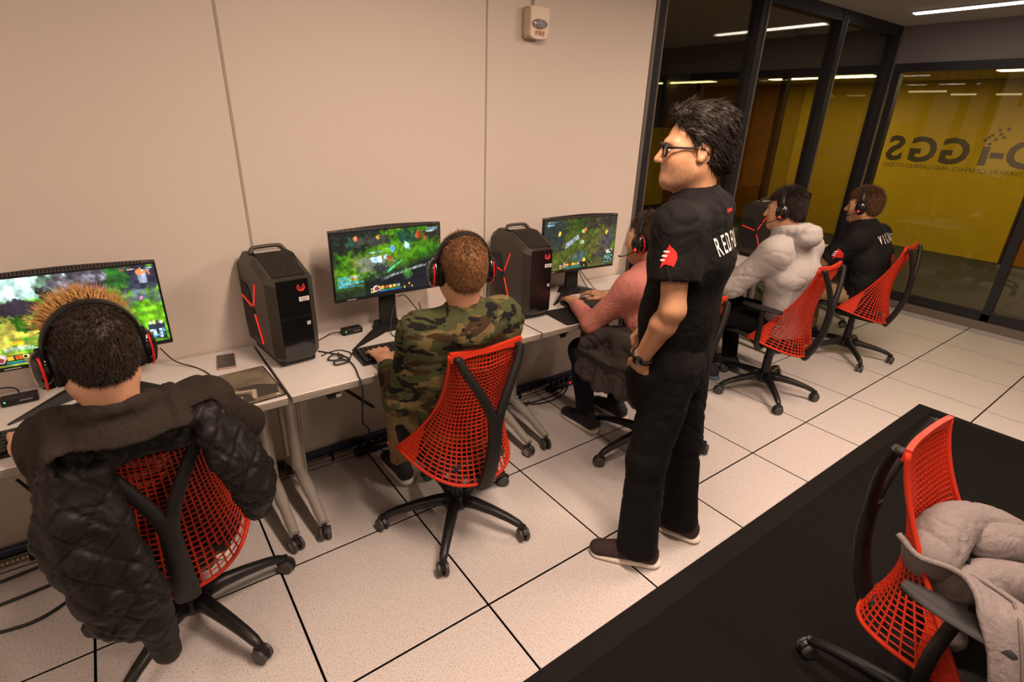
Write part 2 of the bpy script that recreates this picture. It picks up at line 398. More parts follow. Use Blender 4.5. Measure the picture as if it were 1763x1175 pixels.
# ceiling occupancy sensor behind the partition and fire alarm on the wall
m_plastic = mat('beige_plastic', (0.62, 0.52, 0.38), rough=0.45)
sen = thing('dome_sensor', 'small dome camera on the ceiling behind the partition glass', 'camera', (6.55, 1.53, 2.665))
MB().lathe([(0.075, 0.0), (0.075, -0.03), (0.06, -0.045)], 20).build('base', m_soffit, sen, True, 0.6)
MB().lathe([(0.05, -0.045), (0.045, -0.07), (0.03, -0.088), (0.01, -0.095)], 20).build('dome', m_frame, sen, True, 0.6)
fa = thing('fire_alarm', 'beige wall-mounted fire alarm strobe with red FIRE lettering', 'fire alarm', (2.335, WALL_Y, 2.19))
MB().box((-0.012, -0.022, 0.0), (0.125, 0.045, 0.145), bev=0.012).build('back_box', mat('alarm_back', (0.40, 0.33, 0.22), rough=0.5), fa)
MB().prism([(-.058, .072), (.062, .072), (.062, -.045), (.045, -.066), (.0, -.074), (-.04, -.07), (-.058, -.058)], -0.062, -0.044, 'XZ').build('face', mat('alarm_face', (0.70, 0.58, 0.44), rough=0.45), fa)
MB().lathe([(0.046, 0), (0.046, .008), (0.036, .018), (0.012, .024)], 20, (-.002, -.062, -.004), M=Matrix.Rotation(PI/2, 3, 'X') @ Matrix.Diagonal((1.05, .50, 1))).build('strobe_lens', mat('strobe', (0.28, 0.26, 0.28), rough=0.08, coat=1.0, var=0.6, vscale=60), fa, True, 0.6)
tm = text_mesh('FIRE', 0.03, mat('alarm_red', (0.35, 0.05, 0.02)), 0.0006, 1.15, bold=0.0005); o = link('lettering', tm, fa, (0.004, -0.0633, -0.056)); o.rotation_euler = (PI/2, 0, 0)
MB().box((-0.005, -0.006, 0.28), (0.012, 0.012, 0.40)).build('surface_conduit', m_strip, fa)

# rug
rug = thing('entrance_mat', 'large black ribbed floor mat with a rubber edge', 'mat', (0, 0, 0))
RX0, RX1, RY0, RY1 = -1.0, 4.58, -3.4, -0.93
MB().box(((RX0+RX1)/2, (RY0+RY1)/2, 0.003), (RX1-RX0, RY1-RY0, 0.005), bev=0.002).build('rubber_backing', m_rubber, rug)
MB().box(((RX0+RX1-.07)/2, (RY0+RY1-.09)/2, 0.0075), (RX1-RX0-.07, RY1-RY0-.09, 0.006), bev=0.002).build('pile', m_rug, rug)

# power raceway and conduit along the foot of the wall
rc = thing('power_raceway', 'dark power raceway running along the foot of the white wall', 'raceway', (0, WALL_Y-0.03, 0))
MB().box((0.85, 0.002, 0.045), (4.8, 0.03, 0.03), bev=0.004).build('channel', mat('raceway_blue', (0.02, 0.03, 0.075), rough=0.4), rc)
cd = thing('flexible_conduit', 'ribbed flexible metal conduit on the floor below the raceway', 'conduit', (0, WALL_Y-0.062, 0))
prof = []
mbc = MB(); pts = []; rr = []
for k in range(600):
    pts.append((-1.5+k*4.75/599, 0, 0.014)); rr.append(0.0125 if k % 2 else 0.0095)
mbc.tube(pts, rr, 7).build('hose', mat('conduit_metal', (0.42, 0.36, 0.28), rough=0.35, metal=0.8), cd)
for x in (-0.2, 1.04, 2.3): MB().box((x, 0, 0.02), (0.015, 0.045, 0.04), bev=0.003).build('strap', m_frame, cd)
# ================================================================== FURNITURE AND DEVICES
m_top = mat('desk_laminate', (0.66, 0.62, 0.58), rough=0.45, var=0.03, vscale=300)
m_edge = mat('desk_edge_shaded', (0.27, 0.235, 0.195), rough=0.6)  # edge colour darkened to carry the shade on the desk fronts
m_leg = mat('desk_leg_metal', (0.42, 0.385, 0.335), rough=0.38, metal=0.35)
m_blk = mat('black_plastic', (0.009, 0.0085, 0.0085), rough=0.40, spec=0.4)
m_blk2 = mat('black_plastic_soft', (0.0105, 0.0095, 0.009), rough=0.55, bump=0.04, bscale=600, spec=0.3)
m_gloss = mat('gloss_black', (0.006, 0.006, 0.007), rough=0.12, coat=0.5)
m_wheel = mat('caster_tyre', (0.045, 0.042, 0.040), rough=0.5)
m_wcap = mat('caster_cap', (0.22, 0.20, 0.18), rough=0.4)
m_redled = mat('red_led', (0.4, 0.02, 0.01), emit=(1.0, 0.03, 0.015), estr=0.8)
m_cable = mat('cable_black', (0.010, 0.010, 0.010), rough=0.5)
DZ = 0.72; DY0, DY1 = 0.098, 0.692

def caster_parts(parent, M, r=0.028, cap=None):
    """twin-wheel caster; M puts its floor contact point and heading"""
    c = MB(); c.tube([M @ Vector((0, 0, r*1.2)), M @ Vector((0, 0, r*2.7))], r*.35, 8)
    c.tube([M @ Vector((0, r*.9*math.cos(a), r+r*.98*math.sin(a))) for a in np.linspace(-.3, PI*.85, 7)], r*.42, 6)
    co = c.build('caster', m_blk, parent, True, 0.7)
    for s in (-1, 1):
        w_ = MB(); w_.lathe([(r*.75, s*r*.18), (r, s*r*.28), (r, s*r*.72), (r*.8, s*r*.86)], 16, axis='X', M=None)
        w_.v = [tuple(M @ (Vector(p)+Vector((0, 0, r)))) for p in w_.v]
        wo = w_.build('wheel', m_wheel, co, True, 0.6)
        if cap:
            k = MB(); k.lathe([(r*.72, s*r*.84), (r*.6, s*r*.92)], 16, axis='X')
            k.v = [tuple(M @ (Vector(p)+Vector((0, 0, r)))) for p in k.v]
            k.build('wheel_cap', cap, co, True, 0.6)
    return co

# ---- desks
DESKS = [(-0.487, 0.755), (0.767, 2.006), (2.018, 3.258), (3.270, 4.510), (4.522, 5.760)]
DL = ['pale laminate desk on casters at the left edge, under the largest screen', 'pale laminate desk on casters in front of the person in camouflage', 'pale laminate desk in front of the person in pink', 'pale laminate desk in front of the person in the grey hoodie', 'pale laminate desk nearest the glass end wall']
def make_desk(x0, x1, label):
    W = x1-x0; t = thing('flip_top_desk', label, 'desk', ((x0+x1)/2, 0, 0), 0, 'row of desks along the wall')
    yc = (DY0+DY1)/2; D = DY1-DY0
    MB().box((0, yc, DZ-0.003), (W, D, 0.006), bev=0.002).build('table_top', m_top, t)
    MB().box((0, yc, DZ-0.0205), (W-.002, D-.002, 0.029), bev=0.004).build('edge_band', m_edge, t)
    MB().box((0, 0.45, DZ-0.055), (W-.16, 0.04, 0.045)).build('crossbeam', m_leg, t)
    for s in (-1, 1):
        x = s*(W/2-0.055)
        lg = MB(); lg.tube([(x, 0.43, DZ-0.035), (x, 0.43, 0.40), (x, 0.428, 0.22), (x, 0.42, 0.17)], [0.030, 0.030, 0.031, 0.030], 14)
        lo = lg.build('leg', m_leg, t, True, 0.8)
        MB().box((x, 0.43, DZ-0.05), (0.07, 0.16, 0.03), bev=0.006).build('mount_plate', m_blk, lo)
        MB().tube([(x-s*.03, 0.44, 0.60), (x-s*.03, 0.44, 0.12)], 0.012, 8).build('cable_channel', m_leg, lo, True, 0.8)
        ft = MB(); ft.tube(cr([(x, 0.085, 0.082), (x, 0.14, 0.098), (x, 0.26, 0.135), (x, 0.42, 0.165), (x, 0.52, 0.145), (x, 0.60, 0.105), (x, 0.635, 0.082)], 4), [0.021]*4+[0.023]*4+[0.027]*8+[0.024]*4+[0.021]*5, 12)
        fo = ft.build('foot', m_leg, t, True, 0.8)
        for y in (0.085, 0.635):
            caster_parts(fo, Matrix.Translation((x, y, 0)) @ Matrix.Rotation(0.25*s, 4, 'Z'), 0.030, None if x < 0 else m_wcap)
    cl = MB(); cl.box((-W/2+.165, DY0+.03, DZ-.045), (0.05, 0.02, 0.02)); cl.box((-W/2+.16, DY0+.022, DZ-.06), (0.035, 0.012, 0.012))
    co = cl.build('under_desk_clip', m_blk, t); MB().box((-W/2+.185, DY0+.018, DZ-.056), (0.022, 0.008, 0.012)).build('clip_latch', m_leg, co)
    return t
for (a, b), l in zip(DESKS, DL): make_desk(a, b, l)

# ---- office chairs with a lattice suspension back
m_red = mat('red_lattice', (0.52, 0.030, 0.008), rough=0.55, spec=0.3)
m_seat = mat('seat_fabric', (0.018, 0.016, 0.016), rough=0.95, var=0.3, vscale=300, bump=0.3, bscale=500)
NB_U, NB_V = 25, 33
def back_pt(u, v):
    a = abs(u)
    # bottom curve wraps forward around the seat, top is a nearly straight bar
    bx, by, bz = 0.245*math.sin(u*1.25)/math.sin(1.25), -0.235+0.30*a**2.6, 0.360+0.090*a**1.8
    tx, ty, tz = 0.155*u, -0.245+0.012*a*a, 0.955+0.008*a
    s = v; sy = 1-(1-v)**1.9
    x = bx*(1-s)+tx*s; y = by*(1-sy)+ty*sy; z = bz*(1-s)+tz*s
    # taut sides, lumbar pushed forward in the middle
    x *= 1-0.20*math.sin(PI*s)*a
    y += 0.055*math.sin(PI*min(1, s*1.15))*(1-a*a)*(1 if s < .87 else .6) + 0.02*math.sin(PI*s)*a
    return Vector((x, y, z))
def quad_tube(mb, pts, w):
    mb.tube(pts, w*.72, 4, up=(0, 1, 0.3))
def make_chair_meshes():
    lat = MB()
    for i in range(NB_U+1):
        u = -1+2*i/NB_U; u = math.copysign(abs(u)**0.92, u)
        lat.tube([back_pt(u, j/22) for j in range(23)], [0.0030+0.0008*(1-j/22) for j in range(23)], 4, up=(0, 1, .3))
    for j in range(1, NB_V):
        v = (j/NB_V)**0.95
        lat.tube([back_pt(-1+2*i/20, v) for i in range(21)], 0.0027, 4, up=(0, 1, .3))
    rim = MB()
    rim.tube([back_pt(-1+2*i/28, 0) for i in range(29)], 0.0075, 6)
    for s in (-1, 1): rim.tube([back_pt(s, j/24) for j in range(25)], [0.0075]*25, 6)
    # solid wing tips
    for s in (-1, 1):
        vs = []; fs = []
        for i in range(7):
            for j in range(15):
                u = s*(1-0.16*i/6*(1-(j/14)**1.4)); vs.append(back_pt(u, 0.34*j/14)+Vector((0, -0.001, 0)))
        for i in range(6):
            for j in range(14): fs.append((i*15+j, i*15+j+1, (i+1)*15+j+1, (i+1)*15+j))
        rim.add(vs, fs); rim.add([v+Vector((-s*.004, .004, 0)) for v in vs], [f[::-1] for f in fs])
    top = MB(); R1 = []
    for i in range(15):
        u = -1+2*i/14; p = back_pt(u, 1); q = back_pt(u, .955)
        h = 0.010+0.020*abs(u)**2.2
        R1.append([p+Vector((0, .007, .008)), p+Vector((0, -.008, .008)), p+Vector((0, -.010, -h)), p+Vector((0, .006, -h))])
    top.loft(R1)
    # spine: trunk then two arms
    def ringed(path, ws, ds):
        rings = []
        for k, p in enumerate(path):
            p = Vector(p); t = (Vector(path[min(k+1, len(path)-1)])-Vector(path[max(k-1, 0)])).normalized()
            sx = Vector((1, 0, 0)); sx = (sx - t*sx.dot(t)).normalized(); q = t.cross(sx)
            w_, d_ = ws[k], ds[k]
            rings.append([p+sx*(w_*cx)+q*(d_*cy) for cx, cy in ((-1, -.5), (-.6, -1), (.6, -1), (1, -.5), (1, .5), (.6, 1), (-.6, 1), (-1, .5))])
        return rings
    sp = MB()
    path = cr([(0, -.225, .335), (0, -.262, .42), (0, -.290, .52), (0, -.302, .62), (0, -.300, .70)], 5)
    n = len(path); sp.loft(ringed(path, [.036-.012*k/(n-1) for k in range(n)], [.020-.003*k/(n-1) for k in range(n)]))
    for s in (-1, 1):
        path = cr([(s*.006, -.302, .645), (s*.022, -.302, .715), (s*.065, -.294, .81), (s*.115, -.276, .90), (s*.135, -.262, .952)], 5)
        n = len(path); sp.loft(ringed(path, [.020-.006*k/(n-1) for k in range(n)], [.015-.003*k/(n-1) for k in range(n)]))
    for s in (-1, 1): sp.box((s*.132, -.252, .945), (.03, .03, .022), bev=.005)
    seat = MB(); rings = []
    for k in range(13):
        y = -0.200+0.455*k/12; aa = min(1, max(.0, (y+.235)/.30)**(1/2.6)); wv = min(.215 if y < .08 else .215-.22*(y-.08), .245*math.sin(aa*1.25)/math.sin(1.25)-.022)-(.0 if k < 9 else .014*(k-9)/3)
        zt = .455-.014*math.sin(PI*k/12)-(.02*(k-10) if k > 10 else 0); zb = .415
        rings.append([(-wv, y, zb+.012), (-wv-.006, y, (zt+zb)/2), (-wv+.012, y, zt+.006), (-wv*.5, y, zt-.006), (0, y, zt-.010), (wv*.5, y, zt-.006), (wv-.012, y, zt+.006), (wv+.006, y, (zt+zb)/2), (wv, y, zb+.012), (wv*.6, y, zb), (-wv*.6, y, zb)])
    seat.loft(rings)
    mech = MB(); mech.box((0, -.03, .375), (.19, .30, .06), bev=.02); mech.box((0, -.19, .365), (.09, .10, .05), bev=.012)
    mech.tube([(.05, .03, .365), (.20, .05, .36), (.27, .05, .352)], [.007, .007, .011], 8)
    mech.tube([(0, 0, .36), (0, 0, .24)], .024, 14); mech.tube([(0, 0, .26), (0, 0, .085)], .029, 14); mech.lathe([(.055, .085), (.062, .105), (.05, .14), (.034, .15)], 18)
    leg = MB(); rl = []
    for k, (r, z, w_, h_) in enumerate(((.03, .120, .030, .028), (.10, .122, .026, .022), (.18, .112, .023, .018), (.26, .096, .020, .015), (.31, .080, .018, .014), (.338, .066, .013, .010))):
        rl.append([(r, w_*a, z+h_*b) for a, b in ((-1, -.4), (-.7, -1), (.7, -1), (1, -.4), (.85, .6), (.4, 1), (-.4, 1), (-.85, .6))])
    leg.loft(rl)
    return dict(lat=lat.mesh('lattice', m_red), rim=rim.mesh('rim', m_red, True), top=top.mesh('top_bar', m_red), sp=sp.mesh('spine', m_blk2, True), seat=seat.mesh('seat', m_seat, True), mech=mech.mesh('mechanism', m_blk), leg=leg.mesh('leg', m_blk, True))
CM = make_chair_meshes()
CM['sp'].set_sharp_from_angle(angle=.9); CM['mech'].polygons.foreach_set('use_smooth', [True]*len(CM['mech'].polygons)); CM['mech'].set_sharp_from_angle(angle=.6)
def make_arm(s):
    a = MB(); a.tube(cr([(s*.20, -.02, .39), (s*.275, -.02, .42), (s*.285, -.02, .55), (s*.27, -.01, .655)], 4), .017, 8)
    p = MB(); rings = []
    for k in range(9):
        y = -.125+.25*k/8; w_ = .040*(1-.55*abs((k-4)/4)**3); rings.append([(s*.265+w_*math.cos(t), y, .672+.013*math.sin(t)) for t in np.linspace(0, 2*PI, 10, endpoint=False)])
    p.loft(rings)
    return a, p
def make_chair(label, x, y, rz, star, arms=False, dz=0.0, zf=0.0):
    t = thing('lattice_back_chair', label, 'chair', (x, y, zf), rz, 'red lattice-back office chairs')
    up = bpy.data.objects.new('x', None); bpy.data.objects.remove(up)
    parts = {}
    for key, nm in (('seat', 'seat'), ('lat', 'backrest'), ('sp', 'spine'), ('mech', 'tilt_mechanism')):
        o = link(nm, CM[key], t); o.location.z = dz if key != 'mech' else 0; parts[key] = o
    parts['lat']['label'] = 'red plastic lattice back'
    for key, nm in (('rim', 'rim'), ('top', 'top_bar')): link(nm, CM[key], parts['lat'])
    for k in range(5):
        a = math.radians(star+72*k)-rz
        lo = link('leg', CM['leg'], t); lo.rotation_euler = (0, 0, a)
        caster_parts(lo, Matrix.Translation((.334, 0, 0)) @ Matrix.Rotation(random.uniform(0, 6), 4, 'Z'), 0.029)
    if arms:
        for s in (-1, 1):
            a, p = make_arm(s); ao = a.build('armrest', m_blk, t, True, 0.8); p.build('arm_pad', m_blk2, ao, True, 0.8)
    return t
make_chair('red lattice-back chair with a black quilted jacket hung on it', 0.305, -0.065, 0.0, 10)
make_chair('red lattice-back chair under the person in camouflage', 1.362, -0.125, 0.0, 14)
make_chair('red lattice-back chair under the person in pink, behind the standing person', 2.55, -0.23, math.radians(-6), 31, True)
make_chair('red lattice-back chair under the person in the grey hoodie', 3.825, -0.20, math.radians(3), 11.5, True)
make_chair('red lattice-back chair under the seated person in the black jersey', 5.02, -0.22, math.radians(6), 8, False)
make_chair('empty red lattice-back chair on the black mat with a grey fleece on it', 2.045, -1.76, PI, 93, True, zf=.0106)

# ---- tower computers
m_shell = mat('tower_shell', (0.050, 0.043, 0.036), rough=0.42, metal=0.35, bump=0.02, bscale=900)
m_vent = mat('tower_vent_dark', (0.006, 0.006, 0.006), rough=0.7)
m_label = mat('white_sticker', (0.75, 0.72, 0.70), rough=0.5)
def make_tower(label, x, y, rz, sticker=True):
    t = thing('tower_computer', label, 'computer', (x, y, DZ), rz, 'tower computers')
    W, D = 0.098, 0.36
    def top(yy): return 0.392+0.062*min(1, yy/0.17) if yy < .3 else 0.454-0.035*(yy-.3)/.06
    def ring(inx, iny, zf):
        pts = [(-W+.030, 0), (W-.030, 0), (W, .036), (W, .17), (W, .30), (W, D), (-W, D), (-W, .30), (-W, .17), (-W, .036)]
        out = []
        for px, py in pts:
            qx = math.copysign(max(0, abs(px)-inx), px); qy = py+(iny if py < .01 else (-iny if py > D-.01 else 0))
            out.append((qx, qy, zf(py)))
        return out
    sh = MB(); sh.loft([ring(.020, .012, lambda yy: .030), ring(.004, .0, lambda yy: .048), ring(0, 0, lambda yy: .12), ring(0, 0, lambda yy: top(yy)-.030), ring(.016, .002, lambda yy: top(yy))])
    sh.build('shell', m_shell, t)
    MB().box((0, D/2+.01, .016), (W*1.55, D*.86, .030), bev=.006).build('plinth', m_blk, t)
    MB().prism([(-W+.034, .052), (W-.034, .052), (W-.034, .385), (-W+.034, .385)], -.004, .002, 'XZ').build('front_panel', m_gloss, t)
    MB().box((0, -.0045, .225), (2*W-.07, .002, .0015)).build('panel_seam', m_vent, bpy.data.objects[t.children[-1].name])
    # emblem: open red ring with inner flare
    em = MB(); em.tube([(.032+.015*math.sin(a), -.006, .352-.015*math.cos(a)) for a in np.linspace(-2.3, 2.3, 15)], [.001+.0026*math.cos(a*.62)**2 for a in np.linspace(-2.3, 2.3, 15)], 5)
    for s in (-1, 1): em.tube([(.032+s*.012, -.006, .365), (.032+s*.007, -.006, .352), (.032+s*.002, -.006, .343)], [.0006, .0022, .0008], 5)
    em.build('emblem', mat('emblem_red', (.5, .03, .02), emit=(1, .05, .03), estr=.22), t)
    if sticker:
        MB().box((.040, -.0055, .300), (.042, .002, .019), bev=.0008).build('asset_sticker', m_label, t)
        st = t.children[-1]
        for k in range(3): MB().box((.040, -.0068, .305-.005*k), (.030-.008*(k == 2), .0006, .0018)).build('print_line', mat('print_ink', (.12, .1, .1)), st)
        MB().box((.048, -.0055, .192), (.016, .002, .016), bev=.0008).build('chip_sticker', mat('chip_blue', (.45, .46, .52), rough=.3), t)
    # top vent with slats on the slope
    tilt = math.atan2(.062, .17)
    vb = MB(); vb.add([(-.066, .015, .3996), (.066, .015, .3996), (.066, .165, .4543), (-.066, .165, .4543), (-.066, .205, .4560), (.066, .205, .4560)], [(0, 1, 2, 3), (3, 2, 5, 4)])
    vbo = vb.build('top_vent', m_vent, t)
    sl = MB()
    for k in range(15):
        xx = -.063+.009*k; sl.tube([(xx, .012, .4000), (xx, .165, .4560), (xx, .205, .4580)], .0026, 4)
    sl.build('vent_slats', m_shell, vbo)
    hd = MB(); hd.tube(cr([(-.074, .235, .452), (-.064, .245, .466), (-.046, .25, .475), (.046, .25, .475), (.064, .245, .466), (.074, .235, .452)], 4), .0085, 8); hd.build('handle', m_shell, t, True, .8)
    MB().box((0, .262, .4545), (.11, .05, .004)).build('handle_recess', mat('recess_light', (.45, .42, .38), rough=.3), t)
    for s in (-1, 1):
        X = s*(W+.0012)
        def side(poly, th, nm, m): MB().prism(poly, X-.0015, X+.0015+th*0, 'YZ').build(nm, m, t)
        v1 = [(.345, .150), (.345, .235), (.215, .222), (.160, .10), (.150, .085), (.30, .085)]; v2 = [(.345, .262), (.345, .318), (.262, .325), (.235, .288), (.225, .245)]
        for poly in (v1, v2):
            MB().prism(poly, X-.0015, X+.0008*s, 'YZ').build('side_vent', m_vent, t); vo = t.children[-1]
            sl = MB(); ys = [p[0] for p in poly]; zs = [p[1] for p in poly]; z = min(zs)+.006
            while z < max(zs)-.004:
                xsn = []
                for (y0, z0), (y1, z1) in zip(poly, poly[1:]+poly[:1]):
                    if (z0-z)*(z1-z) < 0: xsn.append(y0+(y1-y0)*(z-z0)/(z1-z0))
                if len(xsn) >= 2: sl.tube([(X+.001*s, min(xsn)+.004, z), (X+.001*s, max(xsn)-.004, z)], .0016, 4)
                z += .0085
            sl.build('vent_slats', m_shell, vo)
        for a, b in (((.345, .252), (.232, .230)), ((.150, .345), (.205, .240)), ((.205, .200), (.150, .080))):
            MB().tube([(X+.001*s, *a), (X+.001*s, *b)], .0024, 6).build('light_strip', m_redled, t)
    return t
make_tower('black tower computer between the left desk and the middle screen, front panel in view', 0.882, 0.345, math.radians(6))
make_tower('black tower computer beside the person in camouflage, red side lights in view', 2.118, 0.262, math.radians(-3))
make_tower('black tower computer mostly hidden behind the standing person', 3.385, 0.262, 0.0)
make_tower('black tower computer with red side lights left of the person in the grey hoodie', 4.637, 0.262, math.radians(-2))

# ---- monitors
def lin(c): return np.where(c <= .04045, c/12.92, ((c+.055)/1.055)**2.4)
SW, SH = 224, 126
def screen_base(seed, gdark, gl, path, pscale=3.0):
    yy, xx = np.mgrid[0:SH, 0:SW]; u = xx/SW; v = 1-(yy+.5)/SH
    P = np.stack([u*6+seed, v*3.4, np.zeros_like(u)+seed*1.7], -1)
    n = fbm(P, 5); n2 = fbm(P*3+11, 4); n3 = fbm(P*.5+5, 3)
    img = np.zeros((SH, SW, 3)); t = np.clip(.5+.55*n+.25*n2, 0, 1)[..., None]
    img[:] = np.array(gdark)*(1-t)+np.array(gl)*t
    p = np.clip((n3-.02)*pscale, 0, 1)[..., None]*.75; img = img*(1-p)+np.array(path)*(.75+.25*t)*p
    return img, u, v, n, n2
def blend(img, mask, col): m = np.clip(mask, 0, 1)[..., None]; img[:] = img*(1-m)+np.array(col)*m
def blob(u, v, cx, cy, rx, ry, soft=.3, n=0):
    w1 = fbm(np.stack([u*30, v*17, 0*u+3.3], -1), 3)*.35; d = np.sqrt(((u-cx)/rx)**2+((v-cy)/ry)**2)*(1+.5*w1)+n+w1; return np.clip((1-d)/soft+.5, 0, 1)
def rect(u, v, x0, x1, y0, y1): return ((u >= x0) & (u < x1) & (v >= y0) & (v < y1)).astype(float)
def hud(img, u, v, seed, x0=.30, x1=.72):
    r2 = np.random.default_rng(seed)
    blend(img, rect(u, v, x0, x1, .02, .13)*.92, (.05, .06, .07))
    for k in range(5):
        xx = x0+.10+k*.038; blend(img, rect(u, v, xx, xx+.030, .07, .12), [(.85, .6, .15), (.75, .35, .1), (.9, .75, .4), (.85, .55, .15), (.5, .6, .6)][k])
    blend(img, rect(u, v, x0+.09, x0+.30, .045, .058), (.10, .65, .25)); blend(img, rect(u, v, x0+.09, x0+.30, .028, .041), (.12, .35, .8))
    blend(img, blob(u, v, x0+.065, .085, .026, .046, .2), (.85, .75, .7)); blend(img, blob(u, v, x0+.065, .085, .018, .03, .2), (.5, .2, .2))
    for k in range(8): blend(img, rect(u, v, x1-.10+.024*(k % 4), x1-.085+.024*(k % 4), .035+.045*(k//4), .065+.045*(k//4)), (.75, .6, .2) if k % 3 == 0 else (.1, .1, .14))
    for k in range(6): blend(img, rect(u, v, x0+.005+.02*(k % 2), x0+.018+.02*(k % 2), .03+.03*(k//2), .045+.03*(k//2)), (.9, .8, .5))
def ticks(img, u, v, seed, x0, x1, y0, y1, cols, rows):
    r2 = np.random.default_rng(seed)
    for k in range(rows):
        yy = y1-(y1-y0)*(k+.3)/rows; xe = x0+(x1-x0)*r2.uniform(.6, 1); m = rect(u, v, x0, xe, yy-(y1-y0)/rows*.55, yy)*(np.random.default_rng(seed+k).random(u.shape) > .25)
        blend(img, m*.9, cols[k % len(cols)])
def screen_a():
    img, u, v, n, n2 = screen_base(2.3, (.10, .34, .04), (.42, .68, .12), (.62, .60, .22), 2.5)
    blend(img, blob(u, v, .10, .30, .55, .30, .9, .3*n), (.66, .62, .25)); blend(img, blob(u, v, .42, .18, .2, .14, .9, .3*n), (.30, .62, .12))
    # pale sky, far rocks
    blend(img, np.clip((v-.72+.04*n-.28*(u-.30))*14, 0, 1)*(u < .62), (.78, .93, .90)); blend(img, blob(u, v, .45, .86, .10, .16, .4, .5*n), (.40, .52, .42))
    blend(img, blob(u, v, .40, .78, .05, .10, .2, .8*np.abs(n2)), (.10, .13, .13)); blend(img, blob(u, v, .27, .67, .10, .08, .3, .5*n), (.18, .15, .20))
    blend(img, blob(u, v, .70, .90, .22, .18, .35, .5*n), (.30, .28, .31)); blend(img, blob(u, v, .66, .92, .12, .06, .5, .6*n2), (.52, .50, .54))
    blend(img, blob(u, v, .90, .86, .18, .22, .5, .4*n), (.16, .15, .24)); blend(img, blob(u, v, .77, .86, .06, .14, .5, .6*n2), (.13, .34, .12))
    blend(img, blob(u, v, .38, .50, .16, .10, .5, .7*n2), (.12, .30, .05)); blend(img, blob(u, v, .90, .62, .12, .10, .6, .5*n), (.34, .40, .42))
    # broken pale column, top right
    blend(img, blob(u, v, .915, .78, .075, .06, .2), (.17, .19, .24)); blend(img, rect(u, v, .895, .945, .78, .92)*np.clip(1-abs(u-.92)/.028, 0, 1)**.3, (.62, .66, .74)); blend(img, blob(u, v, .922, .92, .035, .028, .3), (.95, .50, .28))
    blend(img, blob(u, v, .885, .60, .012, .04, .3, .4*n2), (.85, .55, .72))
    # minimap
    blend(img, rect(u, v, .885, .985, .03, .235), (.12, .16, .22)); r = rng.random(u.shape); nn = np.kron(rng.random((SH//3, SW//4+1)), np.ones((3, 4)))[:SH, :SW]
    blend(img, rect(u, v, .890, .980, .04, .17)*(nn > .45), (.45, .68, .85)); blend(img, rect(u, v, .890, .980, .04, .17)*(nn > .72), (.92, .94, .97)); blend(img, rect(u, v, .89, .98, .04, .17)*(nn < .12), (.15, .4, .3))
    for k in range(4): blend(img, blob(u, v, .90+.022*k, .25, .009, .02, .3), [(.9, .85, .8), (.85, .75, .5), (.3, .3, .35), (.95, .9, .85)][k])
    for k, (x, l, c) in enumerate(((.80, .03, (.8, .3, .3)), (.845, .04, (.9, .85, .85)), (.905, .02, (.9, .75, .2)), (.945, .04, (.85, .88, .95)), (.92, .05, (.8, .85, .9)))):
        blend(img, rect(u, v, x, x+l, .955-.028*(k == 4), .972-.028*(k == 4))*(rng.random(u.shape) > .3), c)
    ticks(img, u, v, 3, .12, .32, .17, .23, [(.85, .9, .95)], 3); blend(img, rect(u, v, .16, .22, .25, .29)*(rng.random(u.shape) > .3), (.95, .75, .1))
    hud(img, u, v, 5, .02, .30); return img
